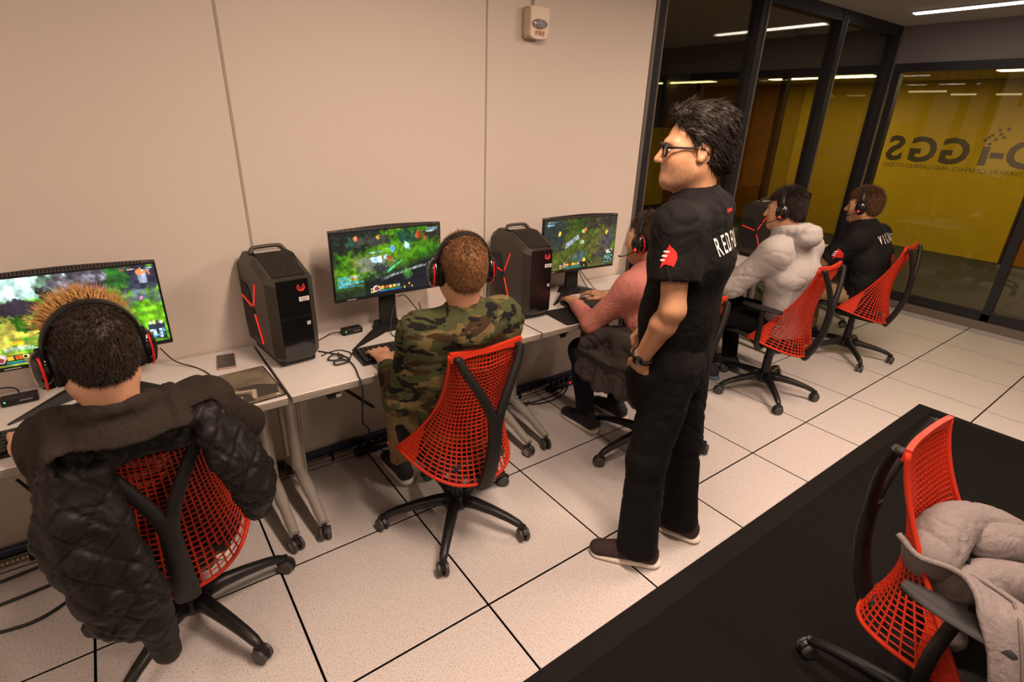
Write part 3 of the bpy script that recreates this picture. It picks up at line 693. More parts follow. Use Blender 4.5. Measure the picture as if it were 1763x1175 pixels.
def screen_b():
    img, u, v, n, n2 = screen_base(9.1, (.10, .30, .03), (.36, .56, .06), (.40, .42, .18), 2.0)
    blend(img, blob(u, v, .08, .95, .35, .28, .6, .4*n), (.07, .10, .09)); blend(img, blob(u, v, .30, .85, .18, .09, .3, .5*n2), (.20, .21, .19))
    for cx_ in (.20, .40): blend(img, blob(u, v, cx_, .90, .02, .04, .5, .4*n2), (.95, .70, .25) if cx_ > .3 else (.90, .50, .30))
    blend(img, blob(u, v, .17, .84, .02, .07, .4, .4*n2), (.05, .30, .22)); blend(img, blob(u, v, .68, .90, .09, .16, .5, .5*n2), (.06, .22, .16)); blend(img, blob(u, v, .95, .93, .09, .14, .6, .3*n), (.12, .13, .10))
    blend(img, np.clip(.20-.42*(u-.25)+.0*v - (v-.12)+.95*(u-.25)*.9, 0, .2)*6*(u > .25), (.05, .07, .10)); 
    band = np.abs(v-(.24+.32*(u-.42)+.02*n))
    blend(img, (band < .022)*(u > .40)*(np.abs(n2) > .12), (.45, .48, .46)); blend(img, blob(u, v, .66, .25, .04, .09, .5, .5*n2), (.25, .45, .18))
    blend(img, np.clip((.30-v)*5, 0, 1)*(u < .42)*.85, (.06, .10, .10)); blend(img, np.clip((.26-v+.25*(u-.6))*6, 0, 1)*(u > .55)*.9, (.06, .08, .13))
    blend(img, blob(u, v, .35, .50, .16, .13, .7, .4*n), (.40, .42, .36)); blend(img, blob(u, v, .40, .42, .065, .10, .3, .5*n2), (.16, .19, .20)); blend(img, blob(u, v, .40, .56, .06, .085, .5, .9*n2), (.66, .86, .95)); blend(img, blob(u, v, .405, .57, .022, .04, .5), (.95, .99, 1.0))
    for cx_, cy_, c in ((.53, .70, (.35, .65, .85)), (.68, .70, (.45, .70, .88)), (.66, .72, (.8, .9, .95)), (.50, .55, (.75, .35, .2)), (.78, .86, (.60, .25, .12)), (.84, .82, (.62, .36, .15))): blend(img, blob(u, v, cx_, cy_, .022, .05, .5, .7*n2), c)
    blend(img, (np.abs((v-.44)-1.15*(u-.56)) < .018)*(u > .47)*(u < .62)*.6, (.30, .85, .60)); blend(img, rect(u, v, .31, .44, .655, .675)*.8, (.55, .75, .85))
    for k in range(3): blend(img, rect(u, v, .77, .82, .93-.05*k, .94-.05*k), (.85, .2, .15))
    ticks(img, u, v, 21, .02, .25, .17, .35, [(.25, .70, .80), (.30, .75, .85), (.8, .8, .8), (.25, .65, .8)], 9); ticks(img, u, v, 31, .13, .22, .27, .36, [(.90, .75, .15), (.85, .35, .15)], 5)
    ticks(img, u, v, 41, .86, .98, .90, .98, [(.8, .85, .85), (.5, .7, .8)], 3); hud(img, u, v, 6); return img
def screen_c():
    img, u, v, n, n2 = screen_base(15.4, (.14, .24, .05), (.34, .42, .09), (.38, .36, .17), 1.6)
    img *= .9
    blend(img, blob(u, v, .08, .72, .18, .35, .5, .4*n), (.12, .17, .16)); blend(img, blob(u, v, .92, .95, .28, .20, .8, .4*n), (.16, .14, .14)); blend(img, blob(u, v, .80, .25, .20, .18, .8, .4*n), (.20, .18, .15)); blend(img, blob(u, v, .88, .55, .08, .18, .5, .5*n2), (.26, .24, .26)); blend(img, blob(u, v, .50, .22, .08, .13, .5, .5*n2), (.22, .30, .28))
    blend(img, (np.abs((v-.56)-1.0*(u-.38)) < .05)*(np.abs(u-.38) < .09)*(n2 > -.2), (.50, .54, .58)); blend(img, blob(u, v, .545, .76, .02, .055, .4, .5*n2), (.85, .45, .30)); blend(img, blob(u, v, .515, .74, .014, .04, .4), (.45, .80, .30)); blend(img, blob(u, v, .505, .53, .03, .06, .5, .4*n2), (.60, .70, .55))
    for cx_, cy_ in ((.20, .72), (.86, .68), (.56, .16)): blend(img, blob(u, v, cx_, cy_, .018, .045, .5, .3*n2), (.90, .65, .20))
    ticks(img, u, v, 51, .03, .17, .87, .97, [(.8, .85, .9), (.3, .5, .6)], 4); nn = np.kron(rng.random((SH//3, SW//3+1)), np.ones((3, 3)))[:SH, :SW]
    blend(img, rect(u, v, .86, .98, .03, .22), (.10, .16, .16)); blend(img, rect(u, v, .865, .975, .04, .21)*(nn > .6), (.45, .65, .60)); blend(img, rect(u, v, .87, .97, .24, .32)*(nn > .5), (.85, .85, .8)); hud(img, u, v, 7, .22, .66); return img
m_screen = attr_mat('screen_glow', 1.0)
m_bezel = mat('monitor_bezel', (0.010, 0.010, 0.011), rough=0.4)
def make_monitor(label, x, y, zb, rz, painter, tilt=0.0, zt=None):
    t = thing('gaming_monitor', label, 'monitor', (x, y, DZ), rz, 'wide gaming monitors')
    W, H = 0.556, 0.328; z0 = zb-DZ
    M = Matrix.Translation((0, 0, z0)) @ Matrix.Rotation(-tilt, 4, 'X')
    b = MB(); b.box((0, .010, H/2), (W, .020, H), bev=.004)
    # thicker, ventilated back hump
    rings = []
    for k in range(13):
        a = -W*.46+W*.92*k/12; d = .018+.042*(1-abs(k-6)/6)**.7; hh = H*.40*(1-.35*(abs(k-6)/6)**2)
        rings.append([(a, .018, H/2-hh), (a, .018+d, H/2-hh*.7), (a, .018+d, H/2+hh*.8), (a, .018, H/2+hh)])
    b.loft(rings); b.v = [tuple(M @ Vector(p)) for p in b.v]; body = b.build('housing', m_bezel, t)
    lip = MB(); rings = []
    for k in range(15):
        a = -W*.5+W*k/14; h = .004+.012*(1-(abs(k-7)/7)**1.6); rings.append([(a, .003, H-.001), (a, .024, H-.001), (a, .022, H+h*.8), (a, .008, H+h)])
    lip.loft(rings); lip.v = [tuple(M @ Vector(p)) for p in lip.v]; lp = lip.build('top_vent_lip', mat('monitor_lip', (.045, .036, .03), rough=.5), body)
    rib = MB()
    for k in range(46):
        a = -W*.42+W*.84*k/45; h = .004+.012*(1-(abs(a)/(W*.5))**1.6); rib.box((a, .0035, H+h*.5), (.003, .004, h*.7+.002))
    rib.v = [tuple(M @ Vector(p)) for p in rib.v]; rib.build('vent_ribs', m_bezel, lp)
    if painter:
        img = painter(); vs = []; fs = []
        bw = .0075; sx0, sx1, sz0, sz1 = -W/2+bw, W/2-bw, .017, H-.008
        gx = np.linspace(sx0, sx1, SW+1); gz = np.linspace(sz1, sz0, SH+1)
        X_, Z_ = np.meshgrid(gx, gz); V = np.stack([X_.ravel(), np.full(X_.size, -.0008), Z_.ravel()], -1)
        V = V @ np.array(M.to_3x3()).T + np.array(M.translation)
        ii = (np.arange(SH)[:, None]*(SW+1)+np.arange(SW)[None, :]).ravel()
        Fq = np.stack([ii, ii+SW+1, ii+SW+2, ii+1], -1)
        me = np_mesh('screen', V, Fq, [m_screen]); at = me.attributes.new('paint', 'FLOAT_COLOR', 'FACE')
        yy, xx = np.mgrid[0:SH, 0:SW]; gn = fbm(np.stack([xx/SW*34, yy/SH*20, 0*xx+len(label)*.37], -1), 4); img = img*(1+.34*gn[..., None])
        c4 = np.ones((SH*SW, 4)); c4[:, :3] = lin(np.clip(img.reshape(-1, 3), 0, 1)); at.data.foreach_set('color', c4.ravel().astype(np.float32))
        so = link('screen', me, t); so['label'] = 'lit screen showing a green battle arena game'
        bp_ = MB(); bp_.box((-.20, -.0012, .009), (.045, .0006, .004)); bp_.v = [tuple(M @ Vector(p)) for p in bp_.v]; bp_.build('brand_print', mat('bezel_print', (.35, .35, .36)), body)
    # stand: slab neck, angled V feet
    nk = MB(); nk.loft([[(-.045, .05, .01), (.045, .05, .01), (.040, .085, .01), (-.040, .085, .01)], [(-.042, .055, .12), (.042, .055, .12), (.036, .085, .12), (-.036, .085, .12)], [(-.042, .045, z0+.16), (.042, .045, z0+.16), (.036, .075, z0+.16), (-.036, .075, z0+.16)]])
    nk.build('stand_neck', m_blk2, t)
    hub = MB(); hub.loft([[(-.052, .02, .0), (.052, .02, .0), (.07, .11, .0), (-.07, .11, .0)], [(-.05, .025, .035), (.05, .025, .035), (.06, .10, .045), (-.06, .10, .045)]]); hub.build('stand_hub', m_blk, t)
    for s in (-1, 1):
        ft = MB(); tip = Vector((s*.245, -.10, .003)); root = Vector((s*.035, .055, .0)); d = (tip-root).normalized(); n = Vector((-d.y, d.x, 0)); rings = []
        for q, wv, h in ((0, .030, .040), (.3, .024, .032), (.7, .013, .016), (1, .004, .005)):
            p = root.lerp(tip, q); p.z = 0; rings.append([p-n*wv, p+n*wv, p+n*wv*.5+Vector((0, 0, h)), p-n*wv*.5+Vector((0, 0, h))])
        ft.loft(rings); ft.build('stand_foot', m_blk, t)
    return t
def np_mesh(name, V, Fq, mats, smooth=False, mi=None):
    me = bpy.data.meshes.new(name); V = np.asarray(V, np.float32); Fq = np.asarray(Fq, np.int32); k = Fq.shape[1]
    me.vertices.add(len(V)); me.vertices.foreach_set('co', V.ravel()); me.loops.add(Fq.size); me.loops.foreach_set('vertex_index', Fq.ravel())
    me.polygons.add(len(Fq)); me.polygons.foreach_set('loop_start', np.arange(0, Fq.size, k, dtype=np.int32)); me.polygons.foreach_set('loop_total', np.full(len(Fq), k, np.int32))
    for m in mats: me.materials.append(m)
    if mi is not None: me.polygons.foreach_set('material_index', np.asarray(mi, np.int32))
    if smooth: me.polygons.foreach_set('use_smooth', np.ones(len(Fq), bool))
    me.update(calc_edges=True); me.validate(); return me
make_monitor('large lit game monitor at the left edge of the picture', 0.168, 0.500, 0.873, 0.0, screen_a)
make_monitor('lit game monitor beside the tower, in front of the person in camouflage', 1.375, 0.500, 0.918, 0.0, screen_b)
make_monitor('lit game monitor in front of the person in pink', 2.597, 0.48, 0.880, math.radians(-5), screen_c)
make_monitor('dark monitor seen from beside the person in pink, against the partition', 3.86, 0.50, 0.90, math.radians(2), None)
make_monitor('dark monitor in front of the seated person in the black jersey', 5.10, 0.50, 0.88, 0.0, None)

# ---- keyboards, pointers, small things on the desks
m_key = mat('keycap', (0.016, 0.016, 0.017), rough=0.55)
def make_keyboard(label, x, y, rz, numpad=True):
    t = thing('keyboard', label, 'keyboard', (x, y, DZ), rz, 'black keyboards')
    L, D = (.445 if numpad else .36), .155
    MB().prism([(-D/2, 0), (D/2, 0), (D/2, .022), (-D/2, .011)], -L/2, L/2, 'YZ').build('base', m_blk, t)
    k = MB(); 
    for r in range(6):
        xx = -L/2+.012
        while xx < L/2-.022:
            wv = .0165 if not (r == 5 and abs(xx) < .06) else .034
            yy = -D/2+.018+r*.0222; k.box((xx+wv/2, yy, .017+.07*(yy+D/2)*1.0), (wv, .0165, .009), bev=.0015); xx += wv+.0027
    k.build('keycaps', m_key, t)['kind'] = 'stuff'
    return t
make_keyboard('black keyboard under the left hand of the person in the dark hoodie', -0.02, 0.245, math.radians(2))
make_keyboard('black keyboard under the left hand of the person in camouflage', 1.325, 0.27, math.radians(-3))
make_keyboard('black keyboard in front of the person in pink', 2.60, 0.29, math.radians(-8))
make_keyboard('black keyboard in front of the person in the grey hoodie', 3.75, 0.22, math.radians(0))
m_pad = mat('pad_cloth', (0.16, 0.13, 0.085), rough=0.9, var=0.45, vscale=9)
def make_pad(label, x, y, L, D, rz, print_=True):
    t = thing('mouse_pad', label, 'mouse pad', (x, y, DZ), rz, 'mouse pads')
    def rr(l, d, r=.014):
        out = []
        for cxx, cyy, a0 in ((l-r, d-r, 0), (-l+r, d-r, 90), (-l+r, -d+r, 180), (l-r, -d+r, 270)):
            for k in range(5): a = math.radians(a0+22.5*k); out.append((cxx+r*math.cos(a), cyy+r*math.sin(a)))
        return out
    MB().prism(rr(L/2, D/2), 0.0003, .0032, 'XY').build('rubber_edge', m_blk, t)
    su = MB().prism(rr(L/2-.005, D/2-.005), .003, .0038, 'XY').build('cloth_surface', m_pad if print_ else m_blk2, t)
    if print_:
        mp = mat('pad_print_dark', (.045, .036, .026), rough=.9); ml = mat('pad_print_light', (.42, .36, .26), rough=.9)
        for k, (pts, m) in enumerate((([(.15, -.12), (.165, -.05), (.10, -.005), (.02, .0), (.03, -.03), (.09, -.045), (.075, -.12)], mp), ([(.06, -.14), (.055, -.07), (-.01, -.045), (-.02, -.065), (.03, -.085), (.02, -.14)], mp), ([(0, -.145), (-.02, -.08), (-.08, -.065), (-.085, -.085), (-.05, -.10), (-.045, -.145)], mp), ([(.07, -.122), (.085, -.048), (.02, -.032), (.01, -.04), (.07, -.056), (.055, -.122)], ml), ([(.015, -.142), (.027, -.088), (-.025, -.068), (-.03, -.076), (.015, -.094), (.003, -.142)], ml))):
            MB().prism(pts, .0037, .0042, 'XY').build('print_shape', m, su)
        MB().prism([(.155, -.137), (.135, -.137), (.143, -.127), (.148, -.131)], .0037, .0042, 'XY').build('print_logo', m_label, su)
make_pad('printed brown mouse pad with dark chevrons at the desk seam', 0.580, 0.268, 0.34, 0.315, math.radians(3))
make_pad('plain black mouse pad beside the second tower', 2.30, 0.22, 0.20, 0.24, math.radians(-5), False)
make_pad('plain black mouse pad under the right hand of the person in camouflage', 1.76, 0.26, 0.24, 0.26, 0.0, False)
def make_mouse(label, x, y, rz):
    t = thing('computer_mouse', label, 'mouse', (x, y, DZ+.004), rz, 'computer mice')
    rings = []
    for k in range(11):
        s = k/10; y_ = -.06+.12*s; wv = .031*math.sin(PI*min(.97, max(.03, s)))**.45; h = .038*math.sin(PI*min(.97, max(.04, s*.85+.12)))**.8
        rings.append([(wv*math.cos(a), y_, max(0, h*math.sin(a))) for a in np.linspace(0, PI, 9)])
    MB().loft(rings, True).build('shell', m_blk, t, True, .9); MB().lathe([(.009, -.003), (.009, .003)], 12, (0, .03, .028), axis='X').build('wheel', m_redled, t)
make_mouse('black computer mouse under the right hand of the person in the dark hoodie', 0.50, 0.25, 0.1)
make_mouse('black computer mouse under the right hand of the person in camouflage', 1.72, 0.27, 0.0)
ph = thing('smartphone', 'dark smartphone with a rose-gold rim lying behind the mouse pad', 'phone', (0.620, 0.556, DZ), math.radians(-8))
MB().box((0, 0, .0042), (.073, .150, .008), bev=.0035).build('case', mat('rose_gold', (.62, .40, .36), rough=.3, metal=.6), ph)
MB().box((0, 0, .0085), (.067, .143, .0010), bev=.0004).build('glass_front', m_gloss, ph)
def hub_box(label, x, y, rz, L=.105):
    t = thing('usb_hub', label, 'hub', (x, y, DZ), rz, 'small black hub boxes')
    MB().box((0, 0, .016), (L, .045, .030), bev=.004).build('case', m_blk, t)
    MB().box((L*.18, -.0235, .018), (L*.35, .001, .006)).build('logo_print', mat('grey_print', (.14, .14, .14)), t)
    MB().lathe([(.0028, 0), (.0028, .002)], 8, (-L*.38, -.0235, .02), axis='Y').build('status_light', mat('green_led', (.02, .3, .05), emit=(.05, 1, .2), estr=1.5), t)
hub_box('small black hub box with a green light at the left edge of the picture', -0.055, 0.575, math.radians(2))
hub_box('small black hub box with a green light beside the first tower', 1.195, 0.60, math.radians(4), .10)

# ---- cables
def cable(label, pts, r=.0028, n=7, nm='cable', m=None):
    o = MB().tube(cr(pts, n), r, 6).build(nm, m or m_cable, None, True); return tag(o, label, 'cable', 'loose cables')
z = DZ+.003
cable('coiled black cable on the desk right of the first tower, dropping over the edge', [(.985, .46, z), (1.03, .40, z), (1.06, .35, z+.004), (1.02, .31, z+.006), (.99, .34, z+.004), (1.03, .37, z+.008), (1.07, .31, z+.004), (1.055, .27, z+.005), (1.00, .27, z+.004), (1.01, .30, z+.008), (1.06, .28, z+.004), (1.06, .20, z), (1.045, .13, z), (1.04, .090, z-.008), (1.045, .092, .66), (1.10, .28, .40), (1.20, .50, .22), (1.25, .61, .06)], .0035)
cable('thin black cable looping around the coil by the first tower', [(.98, .40, z), (1.02, .42, z), (1.07, .42, z), (1.10, .37, z), (1.09, .33, z), (1.06, .30, z), (1.04, .33, z+.006), (1.05, .38, z+.01)], .0028)
cable('black cable from the tower to the hub box beneath the middle screen', [(.99, .56, z), (1.05, .60, z), (1.10, .615, z+.01), (1.15, .60, z+.012)])
cable('black cable hanging below the middle monitor stand', [(1.41, .555, .85), (1.36, .50, .77), (1.35, .45, z), (1.42, .40, z), (1.47, .43, z), (1.53, .50, z+.06), (1.55, .56, .83)])
cable('black cable behind the right foot of the middle monitor', [(1.44, .57, .88), (1.50, .62, .86), (1.56, .62, .78), (1.60, .60, z)])
cable('black keyboard cable running up from the middle keyboard', [(1.40, .348, z+.01), (1.41, .38, z+.01), (1.43, .43, z), (1.47, .46, z), (1.50, .52, z), (1.51, .60, z)])
cable('black cable on the desk right of the left screen', [(.40, .66, .80), (.44, .62, .745), (.50, .57, z), (.53, .50, z), (.545, .44, z)])
cable('black headset cable beside the neck of the person in the dark hoodie', [(.22, .30, z), (.21, .36, z), (.205, .42, z), (.20, .50, z+.02)])
cable('black cable running to the hub box at the left edge', [(-.055, .598, z+.018), (-.07, .64, z+.03), (-.12, .66, z+.03), (-.20, .65, z)])
cable('black cable below the third monitor', [(2.66, .55, .86), (2.68, .50, .78), (2.70, .44, z), (2.69, .40, z+.01)])
cable('second black cable below the third monitor', [(2.68, .56, .86), (2.73, .53, .79), (2.78, .48, z), (2.86, .44, z), (2.93, .42, z)])
cable('black cable hanging behind the second tower', [(2.02, .52, .98), (1.985, .55, .90), (1.98, .57, .80), (2.00, .58, z)])
for k, pts in enumerate(([(-.6, .50, .02), (-.2, .55, .012), (.05, .60, .012), (.30, .64, .02)], [(-.6, .40, .008), (-.15, .42, .008), (.02, .50, .008), (.20, .60, .012)], [(-.15, .60, .40), (-.06, .56, .22), (.02, .50, .06), (.10, .47, .008), (.22, .50, .008)], [(-.4, .30, .008), (-.18, .25, .008), (-.03, .33, .008), (.10, .45, .008)])):
    cable(['thick black cable along the floor under the left desk', 'second black floor cable under the left desk', 'black cable dropping from the left desk to the floor', 'black floor cable curving nearest the bottom left corner'][k], pts, .006)
for k, pts in enumerate(([(2.20, .60, .03), (2.28, .55, .008), (2.45, .53, .008), (2.62, .56, .008), (2.66, .62, .03)], [(2.18, .62, .03), (2.35, .50, .008), (2.55, .50, .008), (2.68, .58, .012), (2.66, .64, .03)], [(2.15, .60, .05), (2.18, .52, .02), (2.20, .47, .008), (2.32, .56, .01)], [(1.16, .62, .03), (1.22, .58, .09), (1.28, .60, .085), (1.31, .64, .045)], [(1.25, .62, .04), (1.30, .55, .01), (1.40, .53, .008), (1.55, .40, .008), (1.62, .30, .03)], [(.98, .42, .66), (1.04, .43, .56), (1.14, .47, .44), (1.24, .50, .33)])):
    cable(['black cable loop on the floor under the third desk', 'second black cable loop on the floor under the third desk', 'short black cable by the leg under the third desk', 'black cable arching over the power strip', 'black cable on the floor leaving the power strip', 'thick taped cable hanging under the middle desk'][k], pts, .0045 if k < 5 else .009)
def power_strip(label, x, y, L=.30):
    t = thing('power_strip', label, 'power strip', (x, y, 0), math.radians(2), 'power strips')
    MB().box((0, 0, .026), (L, .05, .040), bev=.006).build('case', m_blk, t)
    for k in range(4): MB().box((-L*.4+.05*k, -.005, .058), (.026, .026, .028), bev=.004).build('plug', m_blk2, t)
    MB().box((L*.12, -.026, .034), (.012, .004, .012)).build('switch', m_redled, t)
power_strip('black power strip with a red switch on the floor under the middle desk', 1.30, .600)
power_strip('black power strip with a red switch on the floor under the third desk', 2.66, .600)
# dim screen hanging in the dark room behind the partition
tv = thing('wall_screen', 'black screen hanging in the dark room behind the partition glass', 'screen', (3.95, 1.2, 1.93), 0)
MB().box((0, 0, 0), (.80, .05, .46), bev=.01).build('panel', m_gloss, tv); MB().tube([(0, .02, .2), (0, .02, .79)], .02, 8).build('ceiling_pole', m_frame, tv)
# ================================================================== PEOPLE: signed-distance sculpting
def A(*p): return np.array(p, float)
def Rz(a): c, s = math.cos(a), math.sin(a); return np.array([[c, -s, 0], [s, c, 0], [0, 0, 1]])
class SDF:
    def __init__(s, lo, hi, res):
        s.lo = np.array(lo, float); s.res = res; n = np.ceil((np.array(hi)-s.lo)/res).astype(int)+1; s.n = n
        s.g = np.full(n, 0.25, np.float32)
    def _sub(s, lo, hi):
        a = np.clip(np.floor((np.array(lo)-s.lo)/s.res).astype(int), 0, s.n); b = np.clip(np.ceil((np.array(hi)-s.lo)/s.res).astype(int)+1, 0, s.n)
        if (b <= a).any(): return None
        ax = [s.lo[i]+s.res*np.arange(a[i], b[i]) for i in range(3)]
        P = np.stack(np.meshgrid(*ax, indexing='ij'), -1)
        return tuple(slice(a[i], b[i]) for i in range(3)), P
    def put(s, fn, lo, hi, k=0.01, op='u'):
        q = s._sub(np.array(lo)-k-2.5*s.res, np.array(hi)+k+2.5*s.res)
        if q is None: return s
        sl, P = q; d = fn(P).astype(np.float32); g = s.g[sl]
        if op == 'u':
            h = np.maximum(k-np.abs(g-d), 0)/k; s.g[sl] = np.minimum(g, d)-h*h*k*.25
        else:
            d = -d; h = np.maximum(k-np.abs(g-d), 0)/k; s.g[sl] = np.maximum(g, d)+h*h*k*.25
        return s
    def cone(s, a, b, ra, rb, k=0.02, op='u', flat=0):
        """tapered capsule; flat=1 cuts the b end square, 2 cuts both"""
        a = np.array(a, float); b = np.array(b, float); ab = b-a; L2 = ab@ab; L = math.sqrt(L2)
        def fn(P):
            t0 = ((P-a)@ab)/L2; t = np.clip(t0, 0, 1); d = np.linalg.norm(P-a-t[..., None]*ab, axis=-1)-(ra+(rb-ra)*t)
            if flat >= 1: d = np.maximum(d, (t0-1)*L)
            if flat >= 2: d = np.maximum(d, -t0*L)
            return d
        r = max(ra, rb); return s.put(fn, np.minimum(a, b)-r, np.maximum(a, b)+r, k, op)
    def ell(s, c, r, k=0.02, op='u', M=None):
        c = np.array(c, float); r = np.array(r, float)
        def fn(P):
            p = P-c
            if M is not None: p = p@np.array(M)          # world -> local (M columns = local axes)
            k0 = np.linalg.norm(p/r, axis=-1); k1 = np.linalg.norm(p/(r*r), axis=-1)+1e-9
            return k0*(k0-1)/k1
        R = r.max() if M is not None else r
        return s.put(fn, c-R, c+R, k, op)
    def ecap(s, a, b, wa, wb, side, k=0.03, cap=None, flat=0, op='u'):
        """capsule with elliptic section; wa, wb = (half width along side, half depth)"""
        a = np.array(a, float); b = np.array(b, float); ab = b-a; L = np.linalg.norm(ab); t_ = ab/L
        sd = np.array(side, float); sd = sd-t_*(sd@t_); sd /= np.linalg.norm(sd); q_ = np.cross(t_, sd)
        def fn(P):
            p = P-a; l = p@t_; t = np.clip(l/L, 0, 1); w_ = wa[0]+(wb[0]-wa[0])*t; d_ = wa[1]+(wb[1]-wa[1])*t
            o = np.where(l < 0, -l, np.where(l > L, l-L, 0)); c_ = cap or min(wa[1], wb[1])
            x = p@sd; y = p@q_; k0 = np.sqrt((x/w_)**2+(y/d_)**2+(o/c_)**2); k1 = np.sqrt((x/w_**2)**2+(y/d_**2)**2+(o/c_**2)**2)+1e-6
            d = k0*(k0-1)/k1
            if flat >= 1: d = np.maximum(d, l-L)
            if flat >= 2: d = np.maximum(d, -l)
            return d
        r = max(wa+wb); return s.put(fn, np.minimum(a, b)-r, np.maximum(a, b)+r, k, op)
    def halfspace_cut(s, p, n):
        """remove everything on the +n side of the plane"""
        ax = [s.lo[i]+s.res*np.arange(s.n[i]) for i in range(3)]; n = np.array(n, float)/np.linalg.norm(n)
        d = (ax[0]-p[0])[:, None, None]*n[0]+(ax[1]-p[1])[None, :, None]*n[1]+(ax[2]-p[2])[None, None, :]*n[2]
        s.g = np.maximum(s.g, d.astype(np.float32)); return s
    def mesh(s, smooth=1):
        g = s.g; n = s.n; neg = g < 0
        c = np.zeros(n-1, np.int8)
        for dx in (0, 1):
            for dy in (0, 1):
                for dz in (0, 1): c += neg[dx:n[0]-1+dx, dy:n[1]-1+dy, dz:n[2]-1+dz]
        act = (c > 0) & (c < 8); idx = np.argwhere(act); ids = np.full(n-1, -1, np.int64); ids[act] = np.arange(len(idx))
        acc = np.zeros((len(idx), 3)); cnt = np.zeros(len(idx))
        cor = [(x, y, z_) for x in (0, 1) for y in (0, 1) for z_ in (0, 1)]
        val = {q: g[idx[:, 0]+q[0], idx[:, 1]+q[1], idx[:, 2]+q[2]].astype(float) for q in cor}
        for q in cor:
            for ax in range(3):
                if q[ax] == 0:
                    q2 = list(q); q2[ax] = 1; q2 = tuple(q2); a, b = val[q], val[q2]; m = (a < 0) != (b < 0)
                    t = a[m]/(a[m]-b[m]); pt = np.tile(np.array(q, float), (m.sum(), 1)); pt[:, ax] += t; acc[m] += pt; cnt[m] += 1
        V = s.lo+s.res*(idx+acc/cnt[:, None]); F = []
        for ax in range(3):
            u, w_ = (ax+1) % 3, (ax+2) % 3
            sl0 = [slice(1, -1)]*3; sl0[ax] = slice(0, n[ax]-1); sl1 = list(sl0); sl1[ax] = slice(1, n[ax])
            a = neg[tuple(sl0)]; b = neg[tuple(sl1)]; ch = a != b; e = np.argwhere(ch); off = np.ones(3, int); off[ax] = 0; e = e+off
            fl = a[ch]
            def cid(du, dw): x = e.copy(); x[:, u] -= du; x[:, w_] -= dw; return ids[x[:, 0], x[:, 1], x[:, 2]]
            q = np.stack([cid(1, 1), cid(0, 1), cid(0, 0), cid(1, 0)], -1); q[~fl] = q[~fl][:, ::-1]; F.append(q)
        F = np.concatenate(F); F = F[(F >= 0).all(1)]
        for _ in range(smooth):
            sm = np.zeros_like(V); ct = np.zeros(len(V))
            for i in range(4):
                j = (i+1) % 4; np.add.at(sm, F[:, i], V[F[:, j]]); np.add.at(sm, F[:, j], V[F[:, i]]); np.add.at(ct, F[:, i], 1); np.add.at(ct, F[:, j], 1)
            V = V*.5+.5*sm/np.maximum(ct, 1)[:, None]
        return V, F
def vnormals(V, F):
    n = np.cross(V[F[:, 2]]-V[F[:, 0]], V[F[:, 3]]-V[F[:, 1]]); N = np.zeros_like(V)
    for i in range(4): np.add.at(N, F[:, i], n)
    return N/(np.linalg.norm(N, axis=1)[:, None]+1e-12)
def folds(V, F, amp=.006, sc=9, seed=0, aniso=(1, 1, 1)):
    """cloth folds: soft swells with narrow valleys, along the normal"""
    N = vnormals(V, F); P = V*sc*np.array(aniso)+seed*3.1
    wp = np.stack([vnoise(P*.7+5), vnoise(P*.7+9), vnoise(P*.7+14)], -1)
    n1 = vnoise(P+wp*1.1); n2 = vnoise(P*1.9+wp+31); n3 = vnoise(P*.45+50)
    cre = -np.exp(-(n1/.10)**2)*.9-np.exp(-(n2/.12)**2)*.5
    am = .35+.65*np.clip(vnoise(P*.35+77)+.5, 0, 1)
    return V+N*(amp*(cre+.5+n3*1.3)*am)[:, None]
# seated bodies rest against the lattice back and on the cushion
_bg = np.array([back_pt(-1+2*i/48, j/48) for i in range(49) for j in range(49)])
def press_on_chair(V, ploc, yaw, ch):
    """keep clothing in front of the chair back (ch = chair x, y, rz)"""
    W = V@Rz(yaw).T+A(ploc[0], ploc[1], 0); Lc = (W-A(ch[0], ch[1], 0))@Rz(ch[2])
    m = np.where((Lc[:, 2] > .35) & (Lc[:, 2] < 1.0) & (np.abs(Lc[:, 0]) < .28) & (Lc[:, 1] < .10))[0]
    for a in range(0, len(m), 2000):
        q = m[a:a+2000]; d2 = (Lc[q, 0][:, None]-_bg[:, 0])**2+(Lc[q, 2][:, None]-_bg[:, 2])**2; k = d2.argmin(1); dd = np.sqrt(d2[np.arange(len(q)), k])
        yb = _bg[k, 1]+.011; wgt = np.clip(1-(dd-.012)/.02, 0, 1); y = Lc[q, 1]; Lc[q, 1] = y+np.maximum(0, yb-y)*wgt
    se = (np.abs(Lc[:, 0]) < .21) & (Lc[:, 1] > -.21) & (Lc[:, 1] < .25) & (Lc[:, 2] > .36) & (Lc[:, 2] < .462); Lc[se, 2] = .462
    W = Lc@Rz(ch[2]).T+A(ch[0], ch[1], 0); return (W-A(ploc[0], ploc[1], 0))@Rz(yaw)
def mesh_obj(name, V, F, m, parent, smooth=True):
    return link(name, np_mesh(name, V, F, m if isinstance(m, list) else [m], smooth), parent)
def joinVF(parts):
    Vs, Fs, mi, o = [], [], [], 0
    for V, F, k in parts: Vs.append(V); Fs.append(F+o); mi.append(np.full(len(F), k)); o += len(V)
    return np.concatenate(Vs), np.concatenate(Fs), np.concatenate(mi)

